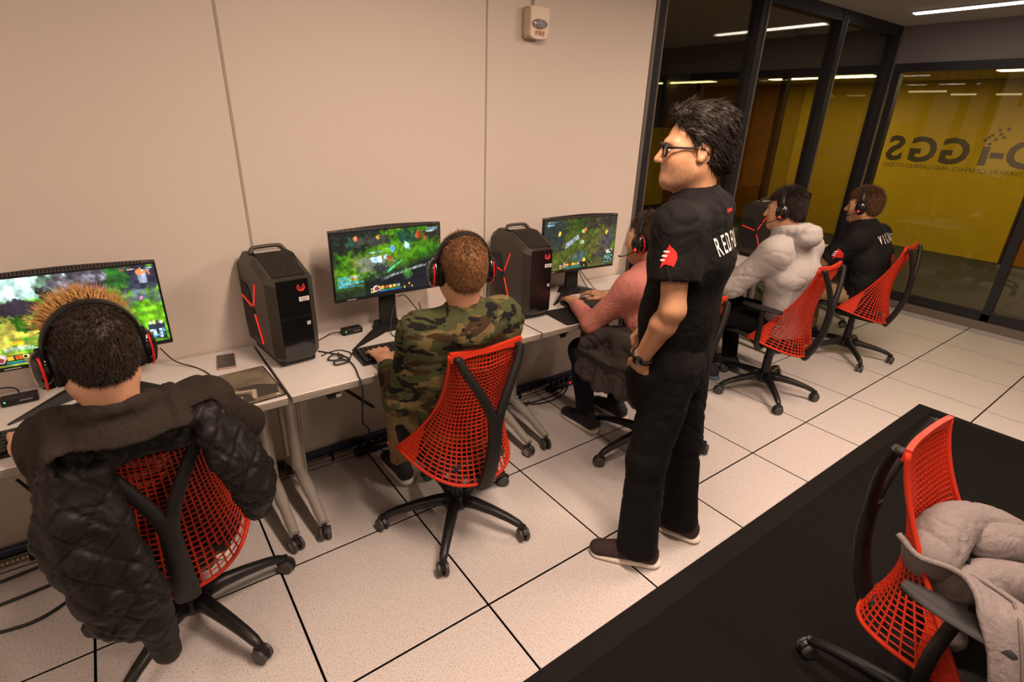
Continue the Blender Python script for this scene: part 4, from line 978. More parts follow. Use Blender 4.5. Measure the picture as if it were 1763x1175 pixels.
# ---- skin, cloth
def skin_mat(name, col):
    m = mat(name, col, rough=0.48, var=0.10, vscale=22, bump=0.08, bscale=160)
    b = m.node_tree.nodes['Principled BSDF']; b.inputs['Subsurface Weight'].default_value = 0.12; b.inputs['Subsurface Radius'].default_value = (.012, .004, .002); b.inputs['Subsurface Scale'].default_value = 1.0
    return m
m_skin = skin_mat('skin_warm', (0.58, 0.31, 0.19)); m_skin2 = skin_mat('skin_tan', (0.50, 0.26, 0.14)); m_eye = mat('eye_white', (.7, .66, .6), rough=.2); m_iris = mat('iris_dark', (.03, .015, .01), rough=.1); m_lip = mat('lip', (.42, .16, .11), rough=.45)
m_stub = skin_mat('skin_stubble', (0.40, 0.22, 0.13))

def Rz(a): c, s = math.cos(a), math.sin(a); return np.array([[c, -s, 0], [s, c, 0], [0, 0, 1]])
def Rx(a): c, s = math.cos(a), math.sin(a); return np.array([[1, 0, 0], [0, c, -s], [0, s, c]])
def Ry(a): c, s = math.cos(a), math.sin(a); return np.array([[c, 0, s], [0, 1, 0], [-s, 0, c]])

def head_local(res=.0042, neck=(0, -.040, -.150)):
    """head in its own frame: +Y face, +Z up, origin between the ears"""
    s = SDF((-.115, -.17, -.24), (.115, .150, .140), res)
    s.ell((0, -.018, .032), (.0745, .0960, .0860), .02); s.ell((0, .030, -.030), (.0615, .0640, .0880), .04)
    s.ell((0, .036, -.070), (.0530, .0530, .0470), .045); s.ell((0, .080, -.099), (.0210, .0170, .0170), .025)
    for q in (-1, 1):
        s.cone((q*.050, .000, -.062), (q*.022, .064, -.096), .016, .016, .045)       # jaw line
        s.ell((q*.045, .050, -.026), (.020, .024, .024), .045)                        # cheek bone
        s.cone((q*.012, .087, .022), (q*.046, .070, .020), .010, .009, .016)         # brow
        s.ell((q*.031, .094, .000), (.017, .016, .0115), .012, 'd')                  # socket
    s.cone((0, .088, .014), (0, .115, -.028), .0085, .0115, .010); s.ell((0, .114, -.033), (.0120, .0100, .0085), .008)
    for q in (-1, 1): s.ell((q*.0125, .098, -.036), (.0075, .0100, .0070), .006)
    s.cone((-.017, .0880, -.0590), (.017, .0880, -.0590), .0080, .0080, .008); s.cone((-.015, .0875, -.0705), (.015, .0875, -.0705), .0085, .0085, .007)
    s.cone((-.022, .0985, -.0647), (.022, .0985, -.0647), .0026, .0026, .003, 'd')
    for q in (-1, 1):
        s.ell((q*.031, .0765, .000), (.0135, .0125, .0105), .003)                    # lids
        M = Rz(-q*.38) @ Rx(.15)
        s.ell((q*.0800, -.010, -.006), (.0085, .0195, .0330), .006, 'u', M); s.ell((q*.0885, -.005, -.002), (.0065, .0115, .0210), .004, 'd', M); s.ell((q*.0800, -.002, -.028), (.006, .009, .009), .005)
    if neck is not None:
        nk_ = np.array(neck, float); s.ecap((0, -.024, -.060), nk_, (.0530, .0550), (.0550, .0570), (1, 0, 0), .03, cap=.04); s.cone((0, .030, -.105), nk_+A(0, .035, .01), .018, .03, .03)
    return s.mesh(1)
def head_mats(V, F, stub=False):
    """0 skin, 1 lip, 4 stubble: picked by place on the face"""
    c = V[F].mean(1); mi = np.zeros(len(F), int)
    if stub: mi[(rng.random(len(F)) < np.clip((-.030-c[:, 2])/.045, 0, .75)*np.clip((c[:, 1]+.005)/.02, 0, 1)*np.clip((c[:, 2]+.13)/.02, 0, 1))] = 4
    mi[(np.abs(c[:, 0]) < .022) & (c[:, 1] > .086) & (c[:, 2] < -.054) & (c[:, 2] > -.078)] = 1
    return mi

def hand_field(s, W, Rm, side, curl=.6, spread=.10, r=1.0, thumb=.5):
    """adds a hand to a field. W wrist, Rm columns = (toward thumb for a left/right hand x side, finger direction, back of hand)"""
    X, Y, Z = Rm[:, 0]*side, Rm[:, 1], Rm[:, 2]
    hq = 1.12; r = r*hq
    def p(x, y, z_): return W+(X*x+Y*y+Z*z_)*hq
    s.ecap(p(0, .012, 0), p(.002, .078, .004), (.028*r, .017*r), (.040*r, .0145*r), X, .018)
    for i, (x, L, rr) in enumerate(((.030, .071, .0090), (.010, .079, .0093), (-.010, .073, .0088), (-.029, .057, .0078))):
        a = p(x, .080-.004*abs(i-1), .004); ang = -.12; dirx = math.sin((x*spread*40)*.12+spread*(1.5-i)*.9)
        cur = a; s.cone(p(x*.8, .055, .003), a, rr*1.05*r, rr*1.08*r, .010)
        for k, f in enumerate((.45, .32, .23)):
            ang += curl*(.45 if k == 0 else .75)
            d = Y*math.cos(ang)+Z*(-math.sin(ang))+X*dirx; d /= np.linalg.norm(d); nx = cur+d*L*f*hq
            s.cone(cur, nx, rr*r*(1-.10*k), rr*r*(.92-.10*k), .0035); cur = nx
    a = p(.022, .018, -.004); b = p(.050, .050, -.012); c_ = p(.056+.012*(1-thumb), .080, -.018); e = p(.050, .104, -.024)
    s.cone(a, b, .0150*r, .0120*r, .012); s.cone(b, c_, .0112*r, .0100*r, .005); s.cone(c_, e, .0098*r, .0080*r, .004)

def frame_dir(d, up=(0, 0, 1)):
    d = np.array(d, float); d /= np.linalg.norm(d); u = np.array(up, float); x = np.cross(d, u); x /= np.linalg.norm(x); z_ = np.cross(x, d)
    return np.stack([x, d, z_], -1)

# ---- hair: scalp shell and tapered strands
def strands(pts, dirs, L, r, seg=4, droop=0.0, wig=0.0, flow=None):
    """3-sided tapered tubes; vectorised"""
    n = len(pts); V = []; F = []
    d = dirs/np.linalg.norm(dirs, axis=1)[:, None]; ref = np.tile([0.3, 0.2, 1.0], (n, 1)); a = np.cross(d, ref); a /= np.linalg.norm(a, axis=1)[:, None]; b = np.cross(d, a)
    ph = rng.random(n)*6.28; p = pts.copy(); L = np.broadcast_to(L, (n,)); r = np.broadcast_to(r, (n,)); cur = d.copy()
    ring = []
    for k in range(seg+1):
        t = k/seg; rad = r*(1-t)**.7+1e-5
        for q in range(3): ring.append(p+(a*math.cos(2.094*q)+b*math.sin(2.094*q))*rad[:, None])
        if flow is not None: cur = cur*.6+flow*.4
        cur = cur+np.array([0, 0, -droop]); cur /= np.linalg.norm(cur, axis=1)[:, None]
        p = p+cur*(L/seg)[:, None]+a*(wig*np.sin(ph+t*5))[:, None]*L[:, None]*.2
    V = np.stack(ring, 1).reshape(-1, 3); base = (np.arange(n)*(3*(seg+1)))[:, None]
    for k in range(seg):
        for q in range(3):
            q2 = (q+1) % 3; F.append(base+np.array([[3*k+q, 3*k+q2, 3*k+3+q2, 3*k+3+q]]))
    return V, np.concatenate(F)
def hair_cap(inset, line, grow=.010, res=.005, top=0.0, back=0.0, extra=None):
    """scalp shell in head frame: skull grown by 'grow', cut by hairline(P)>0"""
    s = SDF((-.13, -.16, -.16), (.13, .15, .19), res)
    s.ell((0, -.018, .032+top*.5), (.0745+grow, .0960+grow, .0860+grow+top*.5), .01)
    s.ell((0, -.055-back, -.020), (.058+grow*.6, .042+grow, .055), .03)
    if extra: extra(s)
    ax = [s.lo[i]+s.res*np.arange(s.n[i]) for i in range(3)]; P = np.stack(np.meshgrid(*ax, indexing='ij'), -1)
    s.g = np.maximum(s.g, line(P).astype(np.float32)*.8)
    return s.mesh(1)
def short_line(P):
    """hairline of a short cut: forehead, temples, around the ears, nape"""
    x, y, z_ = np.abs(P[..., 0]), P[..., 1], P[..., 2]
    front = y-(.068+.10*(z_-.075))-.0*x                       # forehead limit
    front = np.maximum(front, (.062-z_)+.0*y-np.where(y > .030, 0, 9))
    side = np.where(y > -.028, (.018-z_)+np.clip(y-.028, 0, 1)*1.2, -9.0)
    ear = .034-np.sqrt((y+.008)**2+(z_+.008)**2); ear = np.where(x > .055, ear, -9)
    nape = -.088-z_+np.clip(-.05-y, 0, .05)*.15
    return np.maximum(np.maximum(front, side), np.maximum(ear, nape))
def sample_faces(V, F, n, mask=None):
    tri = V[F]; ar = np.linalg.norm(np.cross(tri[:, 2]-tri[:, 0], tri[:, 3]-tri[:, 1]), axis=1)
    if mask is not None: ar = ar*mask(tri.mean(1))
    i = rng.choice(len(F), n, p=ar/ar.sum()); u, v = rng.random((2, n, 1)); q = tri[i]; p = q[:, 0]*(1-u)*(1-v)+q[:, 1]*u*(1-v)+q[:, 2]*u*v+q[:, 3]*(1-u)*v
    nn = np.cross(q[:, 2]-q[:, 0], q[:, 3]-q[:, 1]); nn /= np.linalg.norm(nn, axis=1)[:, None]+1e-9
    return p, nn

# ---- headset (in head frame)
def make_headset(label, root_mat, mic=True, tiltx=0.0, group='gaming headsets', accent=True):
    t = thing('gaming_headset', label, 'headset', (0, 0, 0), 0, group); t.matrix_world = root_mat
    M = np.array(Matrix.Rotation(tiltx, 3, 'X'))
    def tr(v): return tuple(M@np.array(v))
    band = MB(); pts = [tr((.094*math.sin(a)*(1+.06*math.cos(a)**2), -.005, .015+.118*math.cos(a))) for a in np.linspace(-1.62, 1.62, 23)]
    band.tube(pts, .014, 8, flat=.40, up=tr((0, 0, -1)) if False else None)
    band.build('headband', m_blk, t, True, .9)
    cu = MB(); pts = [tr((.088*math.sin(a), -.005, .010+.112*math.cos(a))) for a in np.linspace(-.75, .75, 11)]; cu.tube(pts, .017, 8, flat=.45); cu.build('band_cushion', m_blk2, t, True, .9)
    for s in (-1, 1):
        st = MB(); st.box(tr((s*.1, -.005, .012)), (.012, .022, .06), bev=.003); st.build('yoke', m_gloss, t)
        M3 = Matrix(M.tolist()).to_3x3() @ Matrix.Diagonal((1, .88, 1.15))
        def disc(prof, nm, m, par):
            b = MB(); b.lathe([(r_, s*x_) for r_, x_ in prof], 24, axis='X'); c = np.array(tr((0, -.004, -.012))); b.v = [tuple(np.array(M3 @ Vector(p))+c) for p in b.v]; return b.build(nm, m, par, True, .9)
        cup = disc([(.036, .086), (.041, .090), (.042, .100), (.038, .112), (.026, .119), (.010, .121)], 'ear_cup', m_gloss, t)
        disc([(.030, .062), (.040, .064), (.043, .074), (.042, .086), (.036, .090)], 'ear_pad', m_blk2, cup)
        ring = MB(); c = np.array(tr((0, -.004, -.012))); ring.tube([np.array(M3 @ Vector((s*.1045, .041*math.sin(a), .041*math.cos(a))))+c for a in np.linspace(2.5, 2*PI-.5, 16)], .0026, 6); ring.build('accent_ring', mat('accent_red', (.50, .008, .006), rough=.3, emit=(1, .02, .01), estr=.12) if accent else m_blk, cup, True)
    if mic:
        b = MB(); b.tube(cr([tr((-.112, .005, -.04)), tr((-.112, .05, -.062)), tr((-.098, .095, -.072)), tr((-.080, .118, -.074))], 5), [.0028]*15+[.006], 6); mo = b.build('microphone_boom', m_blk, t, True)
        b = MB(); b.lathe([(.0075, -.115), (.0075, -.121)], 12, tr((0, .004, -.036)), axis='X'); b.build('mute_button', m_redled, mo)
    return t
def camo_mat():
    m = bpy.data.materials.new('camouflage_cloth'); m.use_nodes = True; nt = m.node_tree; b = nt.nodes['Principled BSDF']; b.inputs['Roughness'].default_value = .92; b.inputs['Specular IOR Level'].default_value = .2
    tc = nt.nodes.new('ShaderNodeTexCoord'); mp = nt.nodes.new('ShaderNodeMapping'); mp.inputs['Scale'].default_value = (.75, .75, 1.45); nt.links.new(tc.outputs['Object'], mp.inputs['Vector'])
    prev = None; base = (.055, .062, .024)
    for k, (c, sc, th, off) in enumerate((((.145, .108, .045), 11.5, .55, 0), ((.042, .023, .011), 11.0, .555, 7), ((.008, .008, .007), 12.0, .575, 13))):
        m2 = nt.nodes.new('ShaderNodeMapping'); m2.inputs['Location'].default_value = (off, off*.7, off*.3); nt.links.new(mp.outputs['Vector'], m2.inputs['Vector'])
        n = nt.nodes.new('ShaderNodeTexNoise'); n.inputs['Scale'].default_value = sc; n.inputs['Detail'].default_value = 2.5; n.inputs['Roughness'].default_value = .55; n.inputs['Distortion'].default_value = .6; nt.links.new(m2.outputs['Vector'], n.inputs['Vector'])
        r = nt.nodes.new('ShaderNodeValToRGB'); r.color_ramp.interpolation = 'LINEAR'; r.color_ramp.elements[0].position = th; r.color_ramp.elements[1].position = th+.012; r.color_ramp.elements[0].color = (0, 0, 0, 1); r.color_ramp.elements[1].color = (1, 1, 1, 1); nt.links.new(n.outputs['Fac'], r.inputs['Fac'])
        mx = nt.nodes.new('ShaderNodeMix'); mx.data_type = 'RGBA'; nt.links.new(r.outputs['Color'], mx.inputs['Factor']); mx.inputs['B'].default_value = (*c, 1)
        if prev: nt.links.new(prev, mx.inputs['A'])
        else: mx.inputs['A'].default_value = (*base, 1)
        prev = mx.outputs['Result']
    nt.links.new(prev, b.inputs['Base Color'])
    return m
m_camo = camo_mat()
m_hood1 = mat('dark_brown_fleece', (0.030, 0.023, 0.0185), rough=.97, var=.25, vscale=250, bump=.25, bscale=420, spec=.2, wrk=0.2, wscale=9)
m_grey_f = mat('grey_marl_fleece', (0.36, 0.335, 0.32), rough=.97, var=.12, vscale=260, bump=.2, bscale=380, spec=.2, wrk=0.2, wscale=8)
m_pink = mat('pink_marl_cotton', (0.60, 0.23, 0.19), rough=.95, var=.12, vscale=320, bump=.15, bscale=400, spec=.2, wrk=0.3, wscale=11)
m_jersey = mat('black_jersey', (0.0042, 0.0038, 0.0038), rough=.78, var=.2, vscale=60, bump=.06, bscale=700, spec=.16, wrk=0.3, wscale=8)
m_jersey2 = mat('black_jersey_dull', (0.0065, 0.006, 0.006), rough=.8, var=.2, vscale=60, spec=.2, wrk=0.3, wscale=8)
m_black_tr = mat('black_trousers', (0.0050, 0.0046, 0.0046), rough=.9, var=.2, vscale=90, bump=.15, bscale=500, spec=.2, wrk=0.2, wscale=8)
m_navy = mat('navy_denim', (0.012, 0.014, 0.022), rough=.9, var=.3, vscale=120, spec=.2)
m_khaki = mat('khaki_cotton', (0.26, 0.18, 0.09), rough=.9, var=.2, vscale=60, spec=.2)
m_dkgrey_tr = mat('dark_grey_trousers', (0.035, 0.033, 0.032), rough=.9, var=.2, vscale=60, spec=.2)
m_shoe = mat('shoe_black_knit', (0.030, 0.014, 0.014), rough=.85, var=.4, vscale=160, bump=.3, bscale=300)
m_sole = mat('sole_white', (0.70, 0.62, 0.54), rough=.6)
m_shoe2 = mat('shoe_dark', (.02, .02, .024), rough=.8, var=.3, vscale=100)
def hair_mat(n, c, v=.45): return mat(n, c, rough=.55, var=v, vscale=90, spec=.35)
m_h_dark = hair_mat('hair_dark_brown', (.028, .017, .010)); m_h_black = hair_mat('hair_black_brown', (.017, .011, .008)); m_h_blond = hair_mat('hair_bleached', (.50, .27, .085)); m_h_sandy = hair_mat('hair_sandy', (.20, .095, .035)); m_h_brown = hair_mat('hair_brown', (.055, .030, .015)); m_h_auburn = hair_mat('hair_light_brown', (.115, .055, .022))

def shoe(parent, ank, heading, L=.285, m_up=None, m_so=None, scale=1.0):
    """one shoe, sole on the floor; ank = ankle joint (x, y), heading in radians ccw from +Y"""
    s = SDF((-.065, -.105, -.004), (.065, .215, .135), .0052)
    s.ecap((0, -.062, .045), (0, .150, .036), (.036, .034), (.042, .024), (1, 0, 0), .02); s.ecap((0, -.045, .07), (0, .0, .115), (.034, .04), (.036, .045), (1, 0, 0), .03, flat=1); s.cone((0, .0, .085), (0, .12, .042), .036, .028, .03); s.ell((0, .165, .034), (.040, .036, .026), .02)
    s.halfspace_cut((0, 0, .018), (0, 0, -1)); V, F = s.mesh(1)
    q = SDF((-.07, -.115, -.004), (.07, .225, .05), .0050); q.ecap((0, -.060, .016), (0, .155, .014), (.040, .0175), (.0455, .016), (1, 0, 0), .02, cap=.045); q.ell((.004, .07, .014), (.044, .10, .016), .02); q.halfspace_cut((0, 0, .001), (0, 0, -1)); V2, F2 = q.mesh(1)
    Rm = Rz(heading)*scale
    tr = lambda X: X@Rm.T+A(ank[0], ank[1], 0)
    so = mesh_obj('shoe', tr(V), F, m_up or m_shoe, parent); mesh_obj('sole', tr(V2), F2, m_so or m_sole, so)
    lc = MB(); 
    for k in range(4): y = .035+.024*k; zz = .112-.56*y-.004; lc.tube([tr(A(-.020, y, zz-.004)), tr(A(0, y+.004, zz+.006)), tr(A(.020, y, zz-.004))], .0022, 5)
    lc.build('laces', m_blk, so, True)
    return so

def build_person(label, loc, yaw, J, S):
    t = thing('person', label, 'person', (loc[0], loc[1], 0), yaw)
    J = {k: np.array(v, float) for k, v in J.items()}; X = A(1, 0, 0)
    pel, che, nck = J['pel'], J['che'], J['nck']; wai = J.get('wai', pel*.55+che*.45)
    bw, bd = S.get('bw', 1.0), S.get('bd', 1.0); tdir = (J['shR']-J['shL']); tdir /= np.linalg.norm(tdir)
    hs = S.get('hs', 1.0); hy, hp, hr = S.get('hrot', (0, 0, 0)); RH = Rz(hy)@Rx(hp)@Ry(hr); hc = J['head']
    prs = (lambda V: press_on_chair(V, loc, yaw, S['chair'])) if 'chair' in S else (lambda V: V)
    # --- body: head and neck, arms with hands, trunk and legs under the clothes, one mesh
    hv, hf = head_local(neck=RH.T@(nck+A(0, .012, -.01)-hc)/hs); parts = [((hv*hs)@RH.T+hc, hf, head_mats(hv, hf, S.get('stub', False)))]
    core = SDF(np.min([v for v in J.values()], 0)-.16, np.max([v for v in J.values()], 0)+.16, .014)
    core.ecap(pel, che, (.125, .085), (.135, .09), tdir, .05); core.cone(che, nck, .08, .06, .05); core.cone(nck+A(0, 0, -.05), nck, .052, .045, .02)
    for q in 'LR':
        core.cone(nck+A(0, 0, -.06), J['sh'+q], .04, .042, .03); core.cone(J['sh'+q], J['el'+q], .040, .034, .02)
        if 'hip'+q in J: core.cone(J['hip'+q], J['kn'+q], .062, .048, .03); core.cone(J['kn'+q], J['an'+q], .046, .032, .03)
    V, F = core.mesh(1); parts.append((V, F, np.zeros(len(F), int)))
    for q, sd in (('L', 1), ('R', -1)):
        if not S.get('hand'+q, True): continue
        el, wr = J['el'+q], J['wr'+q]; hd = S.get('hd'+q, None); hd = (wr-el) if hd is None else np.array(hd, float); up = S.get('hup'+q, (0, 0, 1)); Rm = frame_dir(hd, up)
        tip = wr+Rm[:, 1]*.20; lo = np.minimum(np.minimum(el, wr), tip)-.085; hi = np.maximum(np.maximum(el, wr), tip)+.085
        sh = J['sh'+q] if S.get('bare') else None
        if sh is not None: lo = np.minimum(lo, sh-.07); hi = np.maximum(hi, sh+.07)
        s = SDF(lo, hi, .0042)
        if sh is not None:
            s.cone(sh, el, .049, .040, .02); mid = el+(wr-el)*.28; s.cone(el, mid, .0400, .0415, .02); s.cone(mid, wr, .0415, .0270, .02)
        else: s.cone(el+(wr-el)*.35, wr, .036, .0265, .02)
        s.ecap(wr-Rm[:, 1]*.02, wr+Rm[:, 1]*.015, (.028, .021), (.028, .019), Rm[:, 0], .015)
        hand_field(s, wr, Rm, sd, *S.get('pose'+q, (.55, .10)))
        V, F = s.mesh(1); parts.append((V, F, np.zeros(len(F), int)))
    # eyes
    for q in (-1, 1):
        sp = SDF((q*.031-.016, .06, -.016), (q*.031+.016, .094, .016), .0026); sp.ell((q*.031, .0795, .000), (.0115, .0108, .0088), .001); V, F = sp.mesh(0)
        mi = np.full(len(F), 2); c = V[F].mean(1); mi[(np.hypot(c[:, 0]-q*.031, c[:, 2]) < .0050) & (c[:, 1] > .082)] = 3; parts.append(((V*hs)@RH.T+hc, F, mi))
    V, F, _ = joinVF([(a, b, 0) for a, b, c in parts]); V = prs(V); mi = np.concatenate([c for a, b, c in parts])
    body = link('body', np_mesh('body', V, F, [S.get('skin', m_skin), m_lip, m_eye, m_iris, m_stub], True, mi), t)
    # --- shirt
    r = S.get('res', .0085); low = pel+A(0, 0, -.05) if 'hem' not in J else J['hem']
    pts = [pel, low, che, nck]+[J[k] for k in ('shL', 'shR', 'elL', 'elR', 'wrL', 'wrR')]; s = SDF(np.min(pts, 0)-.20, np.max(pts, 0)+.16, r)
    s.ecap(low, wai, (.172*bw, .122*bd), (.158*bw, .115*bd), tdir, .05, flat=0); s.ecap(wai, che, (.158*bw, .115*bd), (.180*bw, .122*bd), tdir, .06); s.ecap(che, nck+A(0, 0, -.06), (.180*bw, .122*bd), (.120*bw, .085*bd), tdir, .06)
    s.cone(nck+A(0, 0, -.06), nck+A(0, .0, .012), .100, .066, .05, flat=1)
    sl = S.get('sleeve', 'long'); sr = S.get('sr', 1.0)
    for q in 'LR':
        sh, el, wr = J['sh'+q], J['el'+q], J['wr'+q]; base = nck+A(0, 0, -.055)+(sh-nck)*.25
        s.cone(base, sh, .070, .066*sr, .075)
        if sl == 'long':
            s.cone(sh, el, .066*sr, .056*sr, .07); e2 = el+(wr-el)*S.get('slen'+q, S.get('slen', .93)); s.cone(el, e2, .056*sr, .040*sr, .03, flat=1); c0 = e2-(wr-el)/np.linalg.norm(wr-el)*.045; s.cone(c0, e2, .041*sr, .038*sr, .008, flat=1)
        else:
            e2 = sh+(el-sh)*S.get('slen', .62); s.cone(sh, e2, .070*sr, .074*sr, .05, flat=1); d = (el-sh)/np.linalg.norm(el-sh); s.cone(e2-d*.02, e2+d*.03, .058, .060, .004, 'd', flat=0)
    if 'hemcut' in S: s.halfspace_cut(low+A(0, 0, S['hemcut']), S.get('hemn', (0, 0, -1)))
    nd = hc+RH@A(0, -.024, -.06)*hs
    s.cone(nck+A(0, .012, .005), nd, .056, .056, .006, 'd')
    if 'collar' in S:
        S['collar'](s, nck, hc, RH)
    if 'extra' in S: S['extra'](s, J)
    V, F = s.mesh(1)
    V = folds(V, F, S.get('fold', .006), S.get('fs', 8), S.get('seed', 1), S.get('fan', (1, 1, 1))); V = prs(V)
    shirt = mesh_obj(S.get('shirt_name', 'shirt'), V, F, S['shirt'], t)
    # --- trousers
    if 'hipL' in J:
        pts = [pel]+[J[k+q] for k in ('hip', 'kn', 'an') for q in 'LR']; s = SDF(np.min(pts, 0)-.16, np.max(pts, 0)+.16, S.get('tres', .010)); tw = S.get('tw', 1.0)
        s.ecap(pel+A(0, 0, .06) if S.get('stand') else pel, pel+A(0, 0, -.02), (.158, .112), (.165, .115), tdir, .05)
        for q in 'LR':
            h, k, a = J['hip'+q], J['kn'+q], J['an'+q]; k2 = .05
            s.cone(h, k, .094*tw, .068*tw, k2); s.cone(k, a, .066*tw, S.get('cuff', .052)*tw, .035, flat=1)
        if 'textra' in S: S['textra'](s, J)
        V, F = s.mesh(1); V = folds(V, F, S.get('tfold', .007), 7, S.get('seed', 1)+5, (1, 1, .8)); V = prs(V); mesh_obj('trousers', V, F, S['trousers'], t)
        for q in 'LR':
            if S.get('shoe'+q, True): shoe(t, J['an'+q][:2]+A(0, S.get('sho', 0)), S.get('sh'+q, 0), m_up=S.get('m_shoe', m_shoe2), m_so=S.get('m_sole', None))
    # --- hair
    for nm, (V, F), m in S['hair']: mesh_obj(nm, (V*hs)@RH.T+hc, F, m, t)
    HM = Matrix.Translation((loc[0], loc[1], 0)) @ Matrix.Rotation(yaw, 4, 'Z') @ Matrix.Translation(Vector(hc)) @ Matrix(RH.tolist()).to_4x4() @ Matrix.Scale(hs, 4)
    return t, shirt, HM

def hair_short(L=.010, n=5000, top_L=.03, grow=.006, cap_m=None, seed=0, rad=.0011, spike=0.0, n_top=1500, line=short_line):
    """list of (name, mesh data): scalp shell plus lying strands"""
    V, F = hair_cap(0, line, grow); V = V+vnormals(V, F)*(.0022*vnoise(V*190+seed))[:, None]
    p, nn = sample_faces(V, F, n, lambda c: (np.linalg.norm((c-A(0, -.018, .032))/A(.0745, .096, .086), axis=1) > 1.0).astype(float))
    fl = np.stack([0*p[:, 0], -.55+0*p[:, 0], -.75+.5*np.clip(p[:, 2]/.1, -1, 1)], -1); d = nn*.55+fl*.6+rng.normal(0, .18, p.shape)
    sv = strands(p-nn*.002, d, L*(.6+.8*rng.random(n)), rad, 2, .25)
    out = [(V, F), sv]
    p2, n2 = sample_faces(V, F, n_top, lambda c: np.clip((c[:, 2]-.065)/.04, 0, 1)*((c[:, 1] > -.015) if spike else 1))
    d2 = n2*.8+A(0, .35, .25)*(1 if spike else .2)+rng.normal(0, .28, p2.shape); tp = strands(p2-n2*.003, d2, top_L*(.5+.8*rng.random(n_top)), rad*1.3, 3, .05 if spike else .5)
    return out, tp
# ================================================================== THE SIX PEOPLE
def catVF(*a): V, F, _ = joinVF([(x[0], x[1], 0) for x in a]); return V, F
def seat_legs(dx=0.0, spread=.13, kz=.50, ay=.36, lean=0.0):
    return dict(hipL=(-.10+dx, .0, .515), hipR=(.10+dx, .0, .515), knL=(-spread-.03+dx, .42, kz), knR=(spread+.03+dx, .42, kz), anL=(-spread+dx, ay, .10), anR=(spread+dx, ay, .10))
# --- dark hoodie man, back to the camera
def hood_flat(s, J):
    n = J['nck']; s.ell(n+A(0, -.065, -.090), (.128, .046, .110), .025, M=Rx(-.30))
    pts = [n+A(-.115, .020, .020), n+A(-.128, -.060, -.045), n+A(-.105, -.115, -.125), n+A(-.055, -.142, -.180), n+A(0, -.150, -.195), n+A(.055, -.142, -.180), n+A(.105, -.115, -.125), n+A(.128, -.055, -.045), n+A(.115, .025, .020)]
    for a, b in zip(pts[:-1], pts[1:]): s.cone(a, b, .026, .026, .008)
    ring = [n+A(.076*math.sin(a), .010+.070*math.cos(a), .022-.022*math.cos(a)) for a in np.linspace(0, 2*PI, 15)]
    for a, b in zip(ring[:-1], ring[1:]): s.cone(a, b, .018, .018, .014)
hs1, tp1 = hair_short(.012, 7000, .045, .006, rad=.0011, spike=1, n_top=2200)
p1, shirt1, HM1 = build_person('person in a dark brown hoodie seated with back to the camera at the left desk', (.305, -.065), 0.0,
    dict(pel=(0, -.03, .53), che=(-.015, -.125, .83), nck=(-.038, -.290, 1.030), head=(-.045, -.280, 1.195), shL=(-.172, -.195, .950), shR=(.150, -.180, .950), elL=(-.200, -.16, .715), elR=(.270, .0, .755), wrL=(-.318, .195, .764), wrR=(.215, .245, .765), **seat_legs()),
    dict(shirt=m_hood1, shirt_name='hoodie', trousers=m_navy, skin=m_skin, hrot=(math.radians(12), math.radians(-14), 0), bw=1.02, bd=1.0, sr=1.0, slenL=.30, slenR=.42, fold=.007, fs=8, chair=(.305, -.065, 0), extra=hood_flat, poseL=(.45, .14), poseR=(.5, .06), hdL=(.02, 1, -.05), hdR=(-.02, 1, -.05), hs=1.0,
         hair=[('hair', catVF(*hs1), m_h_dark), ('bleached_hair_tips', tp1, m_h_blond)], seed=2))
make_headset('black and red headset on the person in the dark hoodie', HM1, mic=False, tiltx=math.radians(22))
# --- camouflage shirt man
def crew(s, n, hc, RH):
    ring = [n+A(.066*math.sin(a), .010+.064*math.cos(a), .024-.012*math.cos(a)) for a in np.linspace(0, 2*PI, 15)]
    for a, b in zip(ring[:-1], ring[1:]): s.cone(a, b, .009, .009, .008)
hs2, tp2 = hair_short(.010, 8000, .020, .005, rad=.0010, n_top=2500)
p2, shirt2, HM2 = build_person('person in a long-sleeved camouflage shirt seated at the middle desk', (1.362, -.125), 0.0,
    dict(pel=(0, -.03, .53), che=(-.02, -.085, .86), nck=(-.046, -.160, 1.092), head=(-.050, -.145, 1.243), shL=(-.200, -.105, 1.010), shR=(.150, -.105, 1.000), elL=(-.250, -.01, .715), elR=(.235, .03, .74), wrL=(-.190, .262, .762), wrR=(.33, .36, .765), **{**seat_legs(), 'knL': (-.085, .41, .50), 'anL': (-.075, .43, .10), 'hipL': (-.085, .0, .515)}),
    dict(shirt=m_camo, shirt_name='camouflage_shirt', trousers=m_khaki, skin=m_skin, hrot=(math.radians(-16), math.radians(-3), 0), bw=1.06, bd=1.0, sr=1.08, slen=.80, fold=.009, fs=9, chair=(1.362, -.125, 0), collar=crew, poseL=(.50, .13), hdL=(.10, 1, -.02), hair=[('hair', catVF(*hs2, tp2), m_h_sandy)], seed=4, m_shoe=m_shoe2, hs=1.02))
make_headset('black and red headset on the person in camouflage', HM2, mic=False, tiltx=math.radians(16))
# --- pink shirt man
hs3, tp3 = hair_short(.016, 6000, .030, .009, rad=.0012, n_top=2000)
p3, shirt3, HM3 = build_person('person in a pink long-sleeved shirt, half hidden behind the standing person', (2.55, -.23), 0.0,
    dict(pel=(0, -.03, .53), che=(-.045, .01, .84), nck=(-.075, .055, 1.075), head=(-.085, .10, 1.205), shL=(-.235, .04, .985), shR=(.12, .05, .985), elL=(-.275, .235, .755), elR=(.20, .25, .76), wrL=(-.165, .490, .762), wrR=(.10, .50, .765), **seat_legs()),
    dict(shirt=m_pink, shirt_name='pink_shirt', trousers=m_navy, skin=m_skin2, hrot=(math.radians(12), math.radians(-6), 0), bw=1.02, sr=1.02, slen=.93, fold=.006, fs=7, chair=(2.55, -.23, math.radians(-6)), collar=crew, poseL=(.55, .12), hair=[('hair', catVF(*hs3, tp3), m_h_brown)], seed=6))
